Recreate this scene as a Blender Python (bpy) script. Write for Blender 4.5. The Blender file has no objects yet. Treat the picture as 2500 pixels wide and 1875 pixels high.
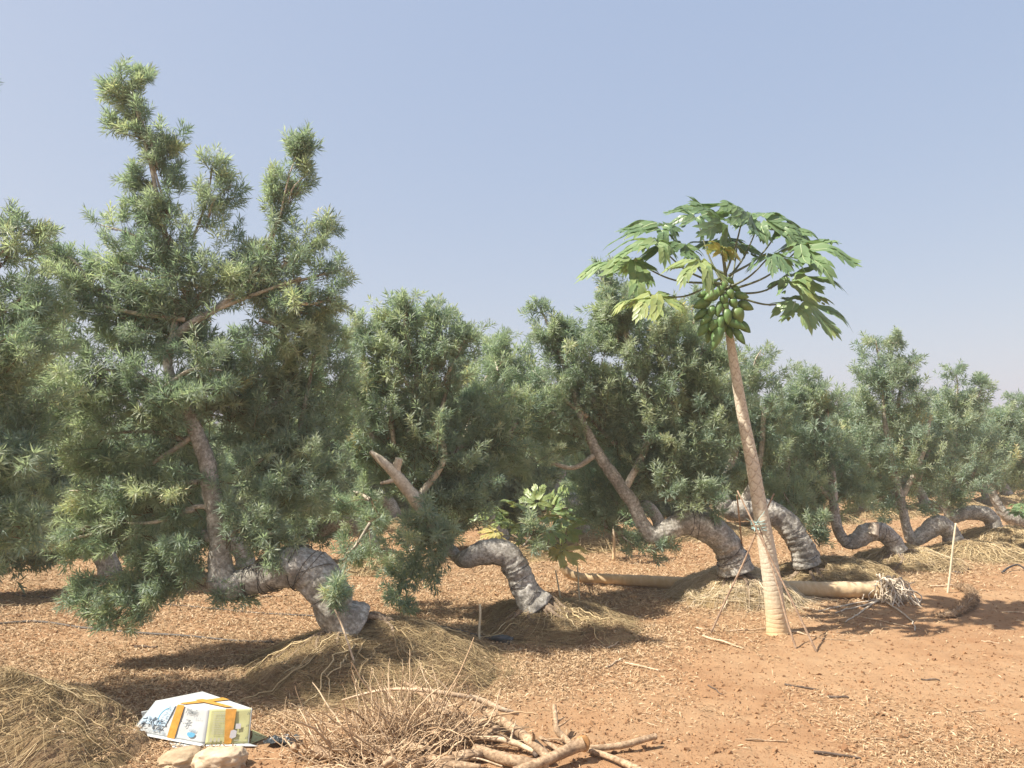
import bpy, bmesh, math, random
import numpy as np
from mathutils import Vector, Matrix, noise as mnoise

# ------------------------------------------------------------------ camera, world, sun, exposure
scene = bpy.context.scene
C = scene.collection
F = 1889.0; CX, CY = 1250.0, 937.5; HOR = 1100.0; EYE = 1.6
PITCH = math.atan((HOR - CY) / F)
cam_d = bpy.data.cameras.new('camera'); cam = bpy.data.objects.new('camera', cam_d); C.objects.link(cam)
cam.location = (0, 0, EYE); cam.rotation_euler = (math.pi/2 + PITCH, 0, 0)
cam_d.sensor_width = 36; cam_d.lens = F/2500*36; cam_d.clip_end = 5000; cam_d.clip_start = 0.05
scene.camera = cam

SUN_EL = math.radians(54); SUN_DIR = Vector((-1.0, -0.32, 0)).normalized()   # towards the sun, on the ground
sun_az = math.atan2(SUN_DIR.x, SUN_DIR.y)
w = bpy.data.worlds.new("World"); scene.world = w; w.use_nodes = True
nt = w.node_tree; bg = nt.nodes['Background']
sky = nt.nodes.new('ShaderNodeTexSky'); sky.sky_type = 'NISHITA'; sky.sun_disc = False
sky.sun_elevation = SUN_EL; sky.sun_rotation = sun_az
sky.altitude = 0; sky.air_density = 1.2; sky.dust_density = 2.2; sky.ozone_density = 2.0
tintn = nt.nodes.new('ShaderNodeMix'); tintn.data_type = 'RGBA'; tintn.blend_type = 'MULTIPLY'; tintn.inputs[0].default_value = 1
tintn.inputs[7].default_value = (.40, .26, .13, 1)
veil = nt.nodes.new('ShaderNodeMix'); veil.data_type = 'RGBA'; veil.blend_type = 'ADD'; veil.inputs[0].default_value = 1; veil.clamp_result = False
veil.inputs[7].default_value = (.88, 1.22, 1.98, 1)          # even milky veil of dust and smoke over the whole sky
nt.links.new(sky.outputs[0], tintn.inputs[6]); nt.links.new(tintn.outputs[2], veil.inputs[6]); nt.links.new(veil.outputs[2], bg.inputs[0]); bg.inputs[1].default_value = 0.098
sd = bpy.data.lights.new('sun', 'SUN'); sd.energy = 3.0; sd.angle = math.radians(0.6); sd.color = (1.0, .93, .82)
so = bpy.data.objects.new('sun', sd); C.objects.link(so)
to_sun = Vector((SUN_DIR.x*math.cos(SUN_EL), SUN_DIR.y*math.cos(SUN_EL), math.sin(SUN_EL)))
so.rotation_euler = to_sun.to_track_quat('Z', 'Y').to_euler()
scene.view_settings.view_transform = 'Standard'; scene.view_settings.look = 'None'
scene.view_settings.exposure = 1.6; scene.view_settings.gamma = 1
HAZE = .0024
scene.cycles.volume_bounces = 1
scene.cycles.max_bounces = 8; scene.cycles.transparent_max_bounces = 8
scene.cycles.diffuse_bounces = 6; scene.cycles.glossy_bounces = 2; scene.cycles.transmission_bounces = 4

# ------------------------------------------------------------------ pixel to world (coordinates of the 2212-wide view)
K = 2500/2212.0
cp, sp = math.cos(PITCH), math.sin(PITCH)
def ray(u, v):
    a = (u*K - CX)/F; b = (CY - v*K)/F
    return np.array([a, cp - b*sp, sp + b*cp])
def P(u, v, D):
    d = ray(u, v); d = d/d[1]*D
    return np.array([d[0], D, EYE + d[2]])
def G(u, v, z=0.0):
    d = ray(u, v); t = (z - EYE)/d[2]
    return np.array([d[0]*t, d[1]*t, z])
def mpp(D): return D*K/F            # metres per (2212-wide) pixel at distance D

# ------------------------------------------------------------------ numpy helpers
def vn3(p, seed=0):
    """value noise, p (...,3) -> (...), range -1..1"""
    p = np.asarray(p, float); i = np.floor(p).astype(np.int64); f = p - i; f = f*f*(3-2*f)
    def h(a, b, c):
        n = (a*374761393 + b*668265263 + c*2147483647 + seed*974634777) & 0xffffffff
        n = ((n ^ (n >> 13))*1274126177) & 0xffffffff
        n = (n ^ (n >> 16)) & 0xffffff
        return n/float(0xffffff)*2-1
    x, y, z = i[..., 0], i[..., 1], i[..., 2]; fx, fy, fz = f[..., 0], f[..., 1], f[..., 2]
    def l(a, b, t): return a+(b-a)*t
    return l(l(l(h(x,y,z),h(x+1,y,z),fx), l(h(x,y+1,z),h(x+1,y+1,z),fx), fy),
             l(l(h(x,y,z+1),h(x+1,y,z+1),fx), l(h(x,y+1,z+1),h(x+1,y+1,z+1),fx), fy), fz)
def fbm(p, oct=4, seed=0, gain=.5):
    p = np.asarray(p, float); s = 0; a = 1; t = 0
    for k in range(oct):
        s = s + a*vn3(p*(2.03**k)+17.3*k, seed+k); t += a; a *= gain
    return s/t
def nrm(a): return a/np.maximum(np.linalg.norm(a, axis=-1, keepdims=True), 1e-9)

def mesh_np(name, verts, faces, mat, parent=None, attrs=None, smooth=True, matidx=None, face_attr=None):
    """faces: (n,k) array or list of such arrays"""
    if not isinstance(faces, (list, tuple)): faces = [faces]
    faces = [np.asarray(f, np.int32) for f in faces if len(f)]
    me = bpy.data.meshes.new(name)
    verts = np.asarray(verts, np.float32).reshape(-1, 3)
    me.vertices.add(len(verts)); me.vertices.foreach_set('co', verts.ravel())
    nl = sum(f.size for f in faces); npoly = sum(len(f) for f in faces)
    me.loops.add(nl); me.loops.foreach_set('vertex_index', np.concatenate([f.ravel() for f in faces]))
    tot = np.concatenate([np.full(len(f), f.shape[1], np.int32) for f in faces])
    st = np.concatenate([[0], np.cumsum(tot)[:-1]]).astype(np.int32)
    me.polygons.add(npoly); me.polygons.foreach_set('loop_start', st); me.polygons.foreach_set('loop_total', tot)
    me.polygons.foreach_set('use_smooth', np.full(npoly, smooth, bool))
    for m in (mat if isinstance(mat, (list, tuple)) else [mat]): me.materials.append(m)
    if matidx is not None: me.polygons.foreach_set('material_index', np.asarray(matidx, np.int32))
    for k, a in (attrs or {}).items():
        at = me.attributes.new(k, 'FLOAT', 'POINT'); at.data.foreach_set('value', np.asarray(a, np.float32).ravel())
    for k, a in (face_attr or {}).items():
        at = me.attributes.new(k, 'FLOAT', 'FACE'); at.data.foreach_set('value', np.asarray(a, np.float32).ravel())
    me.update(calc_edges=True); me.validate()
    o = bpy.data.objects.new(name, me); C.objects.link(o)
    if parent is not None: o.parent = parent; o.matrix_parent_inverse = Matrix.Translation(parent.location).inverted() if parent.parent is None else parent_inv(parent)
    return o
def parent_inv(p):
    # world matrices of everything here are translations until copies are made
    m = p.matrix_parent_inverse.copy(); q = p; tot = Vector((0, 0, 0))
    while q is not None:
        tot += q.location + (q.matrix_parent_inverse.translation if q.parent else Vector((0, 0, 0))); q = q.parent
    return Matrix.Translation(tot).inverted()

def tag(o, label=None, cat=None, group=None, kind=None):
    if label: o['label'] = label
    if cat: o['category'] = cat
    if group: o['group'] = group
    if kind: o['kind'] = kind
    return o
def thing(name, label, cat, loc, group=None):
    o = bpy.data.objects.new(name, None); C.objects.link(o); o.location = tuple(float(c) for c in loc)
    o.empty_display_size = .1
    return tag(o, label, cat, group)
def copy_tree(o, parent=None):
    c = o.copy(); C.objects.link(c); c.parent = parent
    if parent is not None: c.matrix_parent_inverse = o.matrix_parent_inverse.copy()
    for ch in list(o.children): copy_tree(ch, c)
    return c

class MB:
    """collects numpy pieces into one mesh"""
    def __init__(s): s.v = []; s.f = {}; s.n = 0; s.a = []; s.mi = {}
    def add(s, v, f, a=0.0, mi=0):
        v = np.asarray(v, float).reshape(-1, 3); f = np.asarray(f, np.int64)
        k = f.shape[1]; s.f.setdefault(k, []).append(f + s.n); s.mi.setdefault(k, []).append(np.full(len(f), mi))
        s.v.append(v); s.a.append(np.broadcast_to(np.asarray(a, float), (len(v),)).copy()); s.n += len(v)
    def build(s, name, mat, parent=None, smooth=True):
        ks = sorted(s.f); fs = [np.concatenate(s.f[k]) for k in ks]; mi = np.concatenate([np.concatenate(s.mi[k]) for k in ks])
        return mesh_np(name, np.concatenate(s.v), fs, mat, parent, attrs={'tint': np.concatenate(s.a)}, smooth=smooth, matidx=mi)

def tubes(paths, radii, sides=3, cap=True):
    """paths (N,K,3), radii (N,K) -> verts, quads"""
    paths = np.asarray(paths, float); N, Kp, _ = paths.shape; radii = np.broadcast_to(radii, (N, Kp))
    tan = nrm(np.gradient(paths, axis=1))
    ref = np.array([.31, .87, .22]); ref = ref/np.linalg.norm(ref)
    mean = nrm(paths[:, -1]-paths[:, 0])
    alt = np.where(np.abs(mean@ref)[:, None] > .85, np.array([[.9, -.2, .35]]), ref[None])
    n1 = nrm(np.cross(tan, alt[:, None, :])); n2 = np.cross(tan, n1)
    ang = np.arange(sides)/sides*2*math.pi
    v = paths[:, :, None, :] + radii[:, :, None, None]*(n1[:, :, None, :]*np.cos(ang)[None, None, :, None] + n2[:, :, None, :]*np.sin(ang)[None, None, :, None])
    idx = np.arange(N*Kp*sides).reshape(N, Kp, sides)
    a = idx[:, :-1, :]; b = np.roll(a, -1, 2); d = idx[:, 1:, :]; c = np.roll(d, -1, 2)
    q = np.stack([a, b, c, d], -1).reshape(-1, 4)
    return v.reshape(-1, 3), q
def catmull(pts, n):
    """pts (m,k) resampled to n rows"""
    pts = np.asarray(pts, float); m = len(pts)
    ext = np.vstack([2*pts[0]-pts[1], pts, 2*pts[-1]-pts[-2]])
    dl = np.linalg.norm(np.diff(pts[:, :3], axis=0), axis=1); cum = np.concatenate([[0], np.cumsum(dl)]); s = np.linspace(0, cum[-1], n)
    i = np.clip(np.searchsorted(cum, s, 'right')-1, 0, m-2); t = ((s-cum[i])/np.maximum(dl[i], 1e-9))[:, None]
    p0, p1, p2, p3 = ext[i], ext[i+1], ext[i+2], ext[i+3]
    return .5*((2*p1)+(-p0+p2)*t+(2*p0-5*p1+4*p2-p3)*t*t+(-p0+3*p1-3*p2+p3)*t**3)
def limb(path, sides=20, n=80, bump=.08, freq=9, fold=0.0, seed=0, endcap=True, knots=0.0):
    """path rows x,y,z,r -> verts, list of faces; bark relief and wrinkles as real displacement"""
    q = catmull(path, n); c = q[:, :3]; r = np.maximum(q[:, 3], .001)
    tan = nrm(np.gradient(c, axis=0)); nn = np.zeros_like(c)
    a = np.array([0, 1., 0]) if abs(tan[0, 1]) < .8 else np.array([1., 0, 0])
    u = nrm(np.cross(tan[0], a))
    for k in range(n):
        u = u-tan[k]*(u@tan[k]); u = u/np.linalg.norm(u); nn[k] = u
    bb = np.cross(tan, nn); ang = np.arange(sides)/sides*2*math.pi
    d = nn[:, None]*np.cos(ang)[None, :, None]+bb[:, None]*np.sin(ang)[None, :, None]
    base = c[:, None]+d*r[:, None, None]
    rr = 1+bump*2*fbm(base*freq, 4, seed, .6)+bump*fbm(base*freq*.35+5, 2, seed+7)*1.4
    if knots: rr = rr+knots*np.clip(fbm(base*5+9, 2, seed+3)-.25, 0, 1)*2.5
    if fold:
        s = np.concatenate([[0], np.cumsum(np.linalg.norm(np.diff(c, axis=0), axis=1))])
        wv = s[:, None]*75+3*vn3(base*6, seed+5)
        rr = rr+fold*np.sin(wv)*np.clip(vn3(base*4+3, seed+9)+.5, 0, 1)
    v = c[:, None]+d*(r[:, None]*rr)[..., None]
    idx = np.arange(n*sides).reshape(n, sides); A = idx[:-1]; B = np.roll(A, -1, 1); Dd = idx[1:]; Cc = np.roll(Dd, -1, 1)
    f = np.stack([A, B, Cc, Dd], -1).reshape(-1, 4)
    v = v.reshape(-1, 3); tri = []
    if endcap:
        v = np.vstack([v, c[-1]+tan[-1]*r[-1]*.15, c[0]-tan[0]*r[0]*.1]); e = n*sides
        L = idx[-1]; tri += [[L[k], L[(k+1) % sides], e] for k in range(sides)]
        L = idx[0]; tri += [[L[(k+1) % sides], L[k], e+1] for k in range(sides)]
    return v, f, np.array(tri, np.int64).reshape(-1, 3)
def add_limb(mb, path, a=0.5, mi=0, **kw):
    v, f, t = limb(path, **kw); n0 = mb.n
    mb.add(v, f, a, mi)
    if len(t): 
        mb.f.setdefault(3, []).append(t+n0); mb.mi.setdefault(3, []).append(np.full(len(t), mi))

# ------------------------------------------------------------------ materials
def newmat(name):
    m = bpy.data.materials.new(name); m.use_nodes = True
    return m, m.node_tree, m.node_tree.nodes['Principled BSDF']
def ramp(t, stops, src):
    r = t.nodes.new('ShaderNodeValToRGB'); el = r.color_ramp.elements
    while len(el) < len(stops): el.new(.5)
    for e, (p, c) in zip(el, stops): e.position = p; e.color = (*c, 1)
    t.links.new(src, r.inputs[0]); return r.outputs[0]
def attr(t, n='tint'):
    a = t.nodes.new('ShaderNodeAttribute'); a.attribute_name = n; return a.outputs['Fac']
def noise(t, scale, detail=4, rough=.55, dist=0, vec=None):
    n = t.nodes.new('ShaderNodeTexNoise'); n.inputs['Scale'].default_value = scale; n.inputs['Detail'].default_value = detail
    n.inputs['Roughness'].default_value = rough; n.inputs['Distortion'].default_value = dist
    if vec is None:
        g = t.nodes.new('ShaderNodeNewGeometry'); vec = g.outputs['Position']
    t.links.new(vec, n.inputs['Vector']); return n.outputs['Fac']
def mixc(t, fac, a, b, mode='MIX'):
    m = t.nodes.new('ShaderNodeMix'); m.data_type = 'RGBA'; m.blend_type = mode
    for s, x in ((m.inputs[0], fac), (m.inputs[6], a), (m.inputs[7], b)):
        if isinstance(x, tuple): s.default_value = (*x, 1)
        elif isinstance(x, (int, float)): s.default_value = x
        else: t.links.new(x, s)
    return m.outputs[2]
def mathn(t, op, a, b=None, c=None, clamp=False):
    m = t.nodes.new('ShaderNodeMath'); m.operation = op; m.use_clamp = clamp
    for s, x in zip(m.inputs, (a, b, c)):
        if x is None: continue
        if isinstance(x, (int, float)): s.default_value = x
        else: t.links.new(x, s)
    return m.outputs[0]
def bump(t, b, h, strength, dist):
    n = t.nodes.new('ShaderNodeBump'); n.inputs['Strength'].default_value = strength; n.inputs['Distance'].default_value = dist
    t.links.new(h, n.inputs['Height']); t.links.new(n.outputs[0], b.inputs['Normal'])
def gn(t, v):
    return v

def leaf_mat(name, stops, rough=.5, trans=.3, spec=.45):
    m, t, b = newmat(name)
    col = ramp(t, stops, attr(t))
    t.links.new(col, b.inputs['Base Color']); b.inputs['Roughness'].default_value = rough; b.inputs['Specular IOR Level'].default_value = spec
    tr = t.nodes.new('ShaderNodeBsdfTranslucent'); t.links.new(mixc(t, 1.0, col, (1.1, 1.2, .8), 'MULTIPLY'), tr.inputs[0])
    mx = t.nodes.new('ShaderNodeMixShader'); mx.inputs[0].default_value = trans
    t.links.new(b.outputs[0], mx.inputs[1]); t.links.new(tr.outputs[0], mx.inputs[2])
    t.links.new(mx.outputs[0], t.nodes['Material Output'].inputs['Surface'])
    return m
M = {}
M['needle'] = leaf_mat('podocarpus_leaf', [(0, (.22, .30, .245)), (.35, (.345, .415, .325)), (.75, (.45, .50, .36)), (.97, (.57, .58, .37)), (1, (.62, .52, .32))], .45, .5)
M['papaya'] = leaf_mat('papaya_leaf', [(0, (.10, .175, .09)), (.4, (.21, .315, .14)), (.7, (.37, .42, .16)), (1, (.58, .48, .19))], .36, .3)
M['vein'] = leaf_mat('papaya_vein', [(0, (.30, .40, .22)), (1, (.45, .5, .28))], .5, .1)

def bark(name, c1, c2, c3, scale=30, bstr=.7, bd=.008, rough=.9):
    m, t, b = newmat(name)
    n1 = noise(t, scale, 6, .65); n2 = noise(t, scale*.2, 3, .6, .6)
    col = ramp(t, [(.3, c1), (.52, c2), (.72, c3)], n1)
    col = mixc(t, mathn(t, 'MULTIPLY', ramp(t, [(.42, (0, 0, 0)), (.62, (1, 1, 1))], n2), .6, clamp=True), col, c1)
    t.links.new(col, b.inputs['Base Color']); b.inputs['Roughness'].default_value = rough
    b.inputs['Specular IOR Level'].default_value = .2
    bump(t, b, n1, bstr, bd)
    return m
M['bark'] = bark('grey_bark', (.16, .145, .12), (.42, .395, .345), (.72, .70, .64), 40, .9, .010)
M['limb'] = bark('limb_bark', (.25, .22, .17), (.52, .47, .385), (.72, .67, .58), 45)
M['twig'] = bark('twig_bark', (.13, .085, .05), (.22, .15, .09), (.32, .24, .15), 60, .2)
M['dead'] = bark('dead_wood', (.16, .105, .065), (.42, .30, .19), (.62, .48, .33), 55, .8, .005)
M['dead_pale'] = bark('pale_dead_wood', (.34, .24, .15), (.58, .45, .31), (.74, .63, .47), 60, .5, .004)
M['dead_dark'] = bark('dark_dead_wood', (.06, .045, .035), (.13, .10, .08), (.24, .19, .15), 60, .8, .004)
M['root_pale'] = bark('pale_root', (.42, .34, .25), (.66, .58, .46), (.80, .73, .62), 50, .3, .003)
M['stake'] = bark('pale_stake', (.52, .46, .32), (.66, .60, .44), (.74, .69, .54), 30, .1, .001, .6)
M['sawn'] = bark('sawn_wood', (.36, .18, .07), (.46, .26, .11), (.56, .36, .19), 40, .2, .001)
M['ph_bark'] = None
def ph():
    m, t, b = newmat('papaya_bark')
    n = noise(t, 55, 5, .6); n2 = noise(t, 6, 3)
    col = ramp(t, [(.25, (.42, .37, .285)), (.5, (.59, .535, .43)), (.75, (.72, .67, .56))], n)
    col = mixc(t, mathn(t, 'MULTIPLY', n2, .5), col, (.50, .44, .30))
    col = mixc(t, attr(t), col, (.30, .225, .16))
    g = t.nodes.new('ShaderNodeNewGeometry'); sx = t.nodes.new('ShaderNodeSeparateXYZ'); t.links.new(g.outputs['Position'], sx.inputs[0])
    low = mathn(t, 'MULTIPLY_ADD', sx.outputs[2], -2.2, 1.0, clamp=True)
    col = mixc(t, mathn(t, 'MULTIPLY', low, .75), col, (.62, .42, .20))      # red soil splashed on the foot of the stem
    t.links.new(col, b.inputs['Base Color']); b.inputs['Roughness'].default_value = .85; b.inputs['Specular IOR Level'].default_value = .2
    bump(t, b, n, .5, .004); return m
M['ph_bark'] = ph()
def fibre(name, stops, rough=.9):
    m, t, b = newmat(name)
    t.links.new(ramp(t, stops, attr(t)), b.inputs['Base Color']); b.inputs['Roughness'].default_value = rough
    b.inputs['Specular IOR Level'].default_value = .15
    return m
M['fibre'] = fibre('root_fibre', [(0, (.21, .15, .085)), (.3, (.36, .265, .15)), (.6, (.49, .38, .21)), (.85, (.60, .48, .29)), (1, (.70, .59, .42))])
M['fibre_dry'] = fibre('dry_root_fibre', [(0, (.17, .11, .065)), (.4, (.40, .28, .17)), (1, (.66, .52, .35))])
M['litter'] = fibre('dry_leaf_litter', [(0, (.13, .075, .04)), (.3, (.27, .175, .095)), (.6, (.42, .295, .17)), (.85, (.56, .42, .27)), (1, (.66, .54, .38))], .75)
M['clod'] = fibre('soil_clod', [(0, (.20, .11, .058)), (1, (.34, .205, .11))])
def soil():
    m, t, b = newmat('red_soil')
    n1 = noise(t, .55, 4, .6, .4); n2 = noise(t, 9, 7, .75); n3 = noise(t, 70, 4, .7); n4 = noise(t, 2.6, 4, .6, .3)
    col = ramp(t, [(.3, (.30, .168, .087)), (.5, (.345, .208, .113)), (.7, (.375, .24, .136))], n1)
    col = mixc(t, mathn(t, 'MULTIPLY', ramp(t, [(.42, (0, 0, 0)), (.66, (1, 1, 1))], n4), .5), col, (.41, .28, .165))
    col = mixc(t, mathn(t, 'MULTIPLY', ramp(t, [(.35, (1, 1, 1)), (.6, (0, 0, 0))], n2), .30), col, (.235, .135, .07))
    col = mixc(t, mathn(t, 'MULTIPLY', ramp(t, [(.58, (0, 0, 0)), (.72, (1, 1, 1))], n3), .35), col, (.50, .37, .24))
    col = mixc(t, attr(t, 'organic'), col, (.29, .20, .12))
    t.links.new(col, b.inputs['Base Color']); b.inputs['Roughness'].default_value = .95; b.inputs['Specular IOR Level'].default_value = .1
    h = mathn(t, 'MULTIPLY_ADD', n3, .4, n2); bump(t, b, h, .9, .02); return m
M['soil'] = soil()
def moundm():
    m, t, b = newmat('root_mound_soil')
    n1 = noise(t, 2.2, 4, .6, .5); n2 = noise(t, 34, 9, .8)
    col = ramp(t, [(.32, (.36, .225, .13)), (.48, (.43, .30, .18)), (.6, (.39, .30, .15)), (.75, (.49, .365, .22))], n1)
    col = mixc(t, mathn(t, 'MULTIPLY', ramp(t, [(.38, (1, 1, 1)), (.6, (0, 0, 0))], n2), .6), col, (.17, .10, .05))
    t.links.new(col, b.inputs['Base Color']); b.inputs['Roughness'].default_value = .95; b.inputs['Specular IOR Level'].default_value = .1
    bump(t, b, n2, 1.0, .03); return m
M['mound'] = moundm()
def flat(name, col, rough=.7, spec=.3, scale=None, amt=.15):
    m, t, b = newmat(name)
    if scale:
        n = noise(t, scale, 4)
        c = ramp(t, [(.3, tuple(x*(1-amt) for x in col)), (.7, tuple(min(1, x*(1+amt)) for x in col))], n)
        t.links.new(c, b.inputs['Base Color'])
    else: b.inputs['Base Color'].default_value = (*col, 1)
    b.inputs['Roughness'].default_value = rough; b.inputs['Specular IOR Level'].default_value = spec
    return m
M['carton'] = flat('white_carton', (.50, .53, .53), .55, .4, 14, .06)
M['carton_yellow'] = flat('yellow_carton', (.48, .49, .25), .55, .4, 14, .10)
M['carton_blue'] = flat('pale_blue_print', (.52, .66, .76), .55, .4, 30, .12)
M['tape'] = flat('amber_tape', (.56, .29, .06), .3, .5, 40, .18)
M['ink'] = flat('dark_ink', (.10, .12, .14), .6); M['ink_blue'] = flat('blue_ink', (.12, .36, .55), .6)
M['ink_slate'] = flat('slate_ink', (.26, .33, .40), .6); M['ink_grey'] = flat('grey_ink', (.48, .48, .38), .6); M['label_grey'] = flat('grey_label', (.5, .5, .52), .6)
M['inside'] = flat('brown_card', (.45, .32, .18), .8, .2, 20)
M['rock'] = bark('pale_rock', (.38, .29, .19), (.56, .46, .33), (.68, .59, .46), 14, .5, .01)
M['rock_b'] = bark('brown_rock', (.26, .19, .12), (.44, .34, .22), (.58, .47, .33), 14, .6, .01)
M['plastic'] = flat('black_plastic', (.045, .055, .06), .35, .5, 20, .4)
M['hose'] = flat('grey_hose', (.09, .08, .07), .6, .3, 12, .35)
M['hose_black'] = flat('black_hose', (.05, .045, .042), .5, .4, 12, .4)
M['twine'] = flat('blue_green_twine', (.40, .58, .56), .7, .2, 30, .3)
M['twine_pale'] = flat('pale_twine', (.55, .50, .44), .8, .2)
def fruitm():
    m, t, b = newmat('green_papaya_skin')
    n = noise(t, 14, 4, .6)
    col = ramp(t, [(.3, (.065, .13, .045)), (.55, (.12, .22, .07)), (.8, (.20, .32, .105))], n)
    col = mixc(t, attr(t), col, (.17, .23, .07))
    t.links.new(col, b.inputs['Base Color']); b.inputs['Roughness'].default_value = .45; b.inputs['Specular IOR Level'].default_value = .4
    bump(t, b, noise(t, 40, 3), .15, .003); return m
M['fruit'] = fruitm()

# ------------------------------------------------------------------ ground
MOUNDS = {  # name: centre px, radius m, height m, density
    0: ((-30, 1640), .72, .42), 1: ((815, 1440), 1.05, .32), 2: ((1200, 1352), .78, .22), 3: ((1590, 1290), .74, .33),
    4: ((1790, 1248), .80, .22), 5: ((1958, 1222), .68, .27), 6: ((2105, 1203), .80, .22), 7: ((2180, 1172), .85, .27), 8: ((2330, 1140), .9, .28), 9: ((1275, 1152), .8, .25), 10: ((1100, 1140), .8, .25)}
MC = {k: G(*v[0]) for k, v in MOUNDS.items()}
def ground_h(x, y):
    p = np.stack([x, y, np.zeros_like(x)], -1)
    near = np.exp(-((y-7)/16)**2)
    return (.022*fbm(p*.7, 3, 3) + .012*fbm(p*4.5, 3, 5)*near + .0075*fbm(p*22, 3, 9)*near)
def axis(lo, hi, step, far, g=1.25):
    a = list(np.arange(lo, hi, step)); s = step
    v = a[-1]
    while v < far: s *= g; v += s; a.append(v)
    s = step; v = a[0]; pre = []
    while v > -far: s *= g; v -= s; pre.append(v)
    return np.array(pre[::-1]+a)
gx = axis(-5.0, 8.0, .026, 1500); gy = axis(3.0, 10.5, .028, 1500)
X, Y = np.meshgrid(gx, gy, indexing='xy'); Z = ground_h(X, Y)
org = np.zeros_like(X)
for k, c in MC.items():
    R = MOUNDS[k][1]; d = np.hypot(X-c[0], Y-c[1])/R
    org = np.maximum(org, np.clip(1.5-d*.9, 0, 1)*.6)
org = np.maximum(org, np.clip(.55+.9*np.tanh((Y-MC[1][1]-(X-MC[1][0])*.77+1.0)), 0, 1)*np.clip(.25+1.6*fbm(np.stack([X*.8, Y*.9, 0*X], -1), 4, 31, .65), 0, .75))
org = np.clip(org*(1+.7*fbm(np.stack([X*2.5, Y*2.5, 0*X], -1), 3, 21)), 0, .8)
ny, nx = X.shape; idx = np.arange(nx*ny).reshape(ny, nx)
gf = np.stack([idx[:-1, :-1], idx[:-1, 1:], idx[1:, 1:], idx[1:, :-1]], -1).reshape(-1, 4)
ground = mesh_np('ground', np.stack([X, Y, Z], -1), gf, M['soil'], attrs={'organic': org}); tag(ground, kind='structure')

# ------------------------------------------------------------------ leaf foliage
rng = np.random.default_rng(11)
def tuft_templates(n, nl, L=.078, wd=.0105, seed=1, spread=1.0):
    r = np.random.default_rng(seed); out = []
    for _ in range(n):
        s = np.linspace(0, 1, nl)+r.normal(0, .04, nl); az = np.arange(nl)*2.39996+r.normal(0, .35, nl)
        el = np.radians(78-50*s+r.normal(0, 12, nl))*spread      # angle away from the axis: wide low down, narrow at the tip
        ln = L*(1-.25*s)*r.uniform(.75, 1.15, nl)
        rad = np.stack([np.cos(az), np.sin(az), 0*az], -1); ax = np.array([0, 0, 1.])
        base = ax*(s*.075)[:, None]+rad*.002
        d = rad*np.sin(el)[:, None]+ax*np.cos(el)[:, None]
        side = nrm(np.cross(d, ax+r.normal(0, .35, (nl, 3)))); up = np.cross(side, d)
        mid = base+d*(ln*.48)[:, None]+up*(ln*.06)[:, None]
        tip = base+d*ln[:, None]-up*(ln*r.uniform(-.05, .22, nl))[:, None]
        w2 = wd/2*r.uniform(.8, 1.2, nl)[:, None]
        out.append(np.stack([base, mid+side*w2, tip, mid-side*w2], 1))
    return np.array(out)
def tufts_mesh(name, pos, dr, sc, tint, mat, parent, tpl, seed):
    r = np.random.default_rng(seed); n = len(pos); T, nl = tpl.shape[:2]
    dr = nrm(dr); a = nrm(r.normal(size=(n, 3))); u = nrm(np.cross(dr, a)); v = np.cross(dr, u)
    k = r.integers(0, T, n); t = tpl[k]*np.asarray(sc)[:, None, None, None]
    w_ = t[..., 0:1]*u[:, None, None]+t[..., 1:2]*v[:, None, None]+t[..., 2:3]*dr[:, None, None]+pos[:, None, None]
    nf = n*nl; f = np.arange(nf*4).reshape(nf, 4)
    tt = np.clip(np.repeat(tint, nl)+r.normal(0, .10, nf), 0, 1)
    return mesh_np(name, w_.reshape(-1, 3), f, mat, parent, smooth=False, face_attr={'tint': tt})

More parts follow.
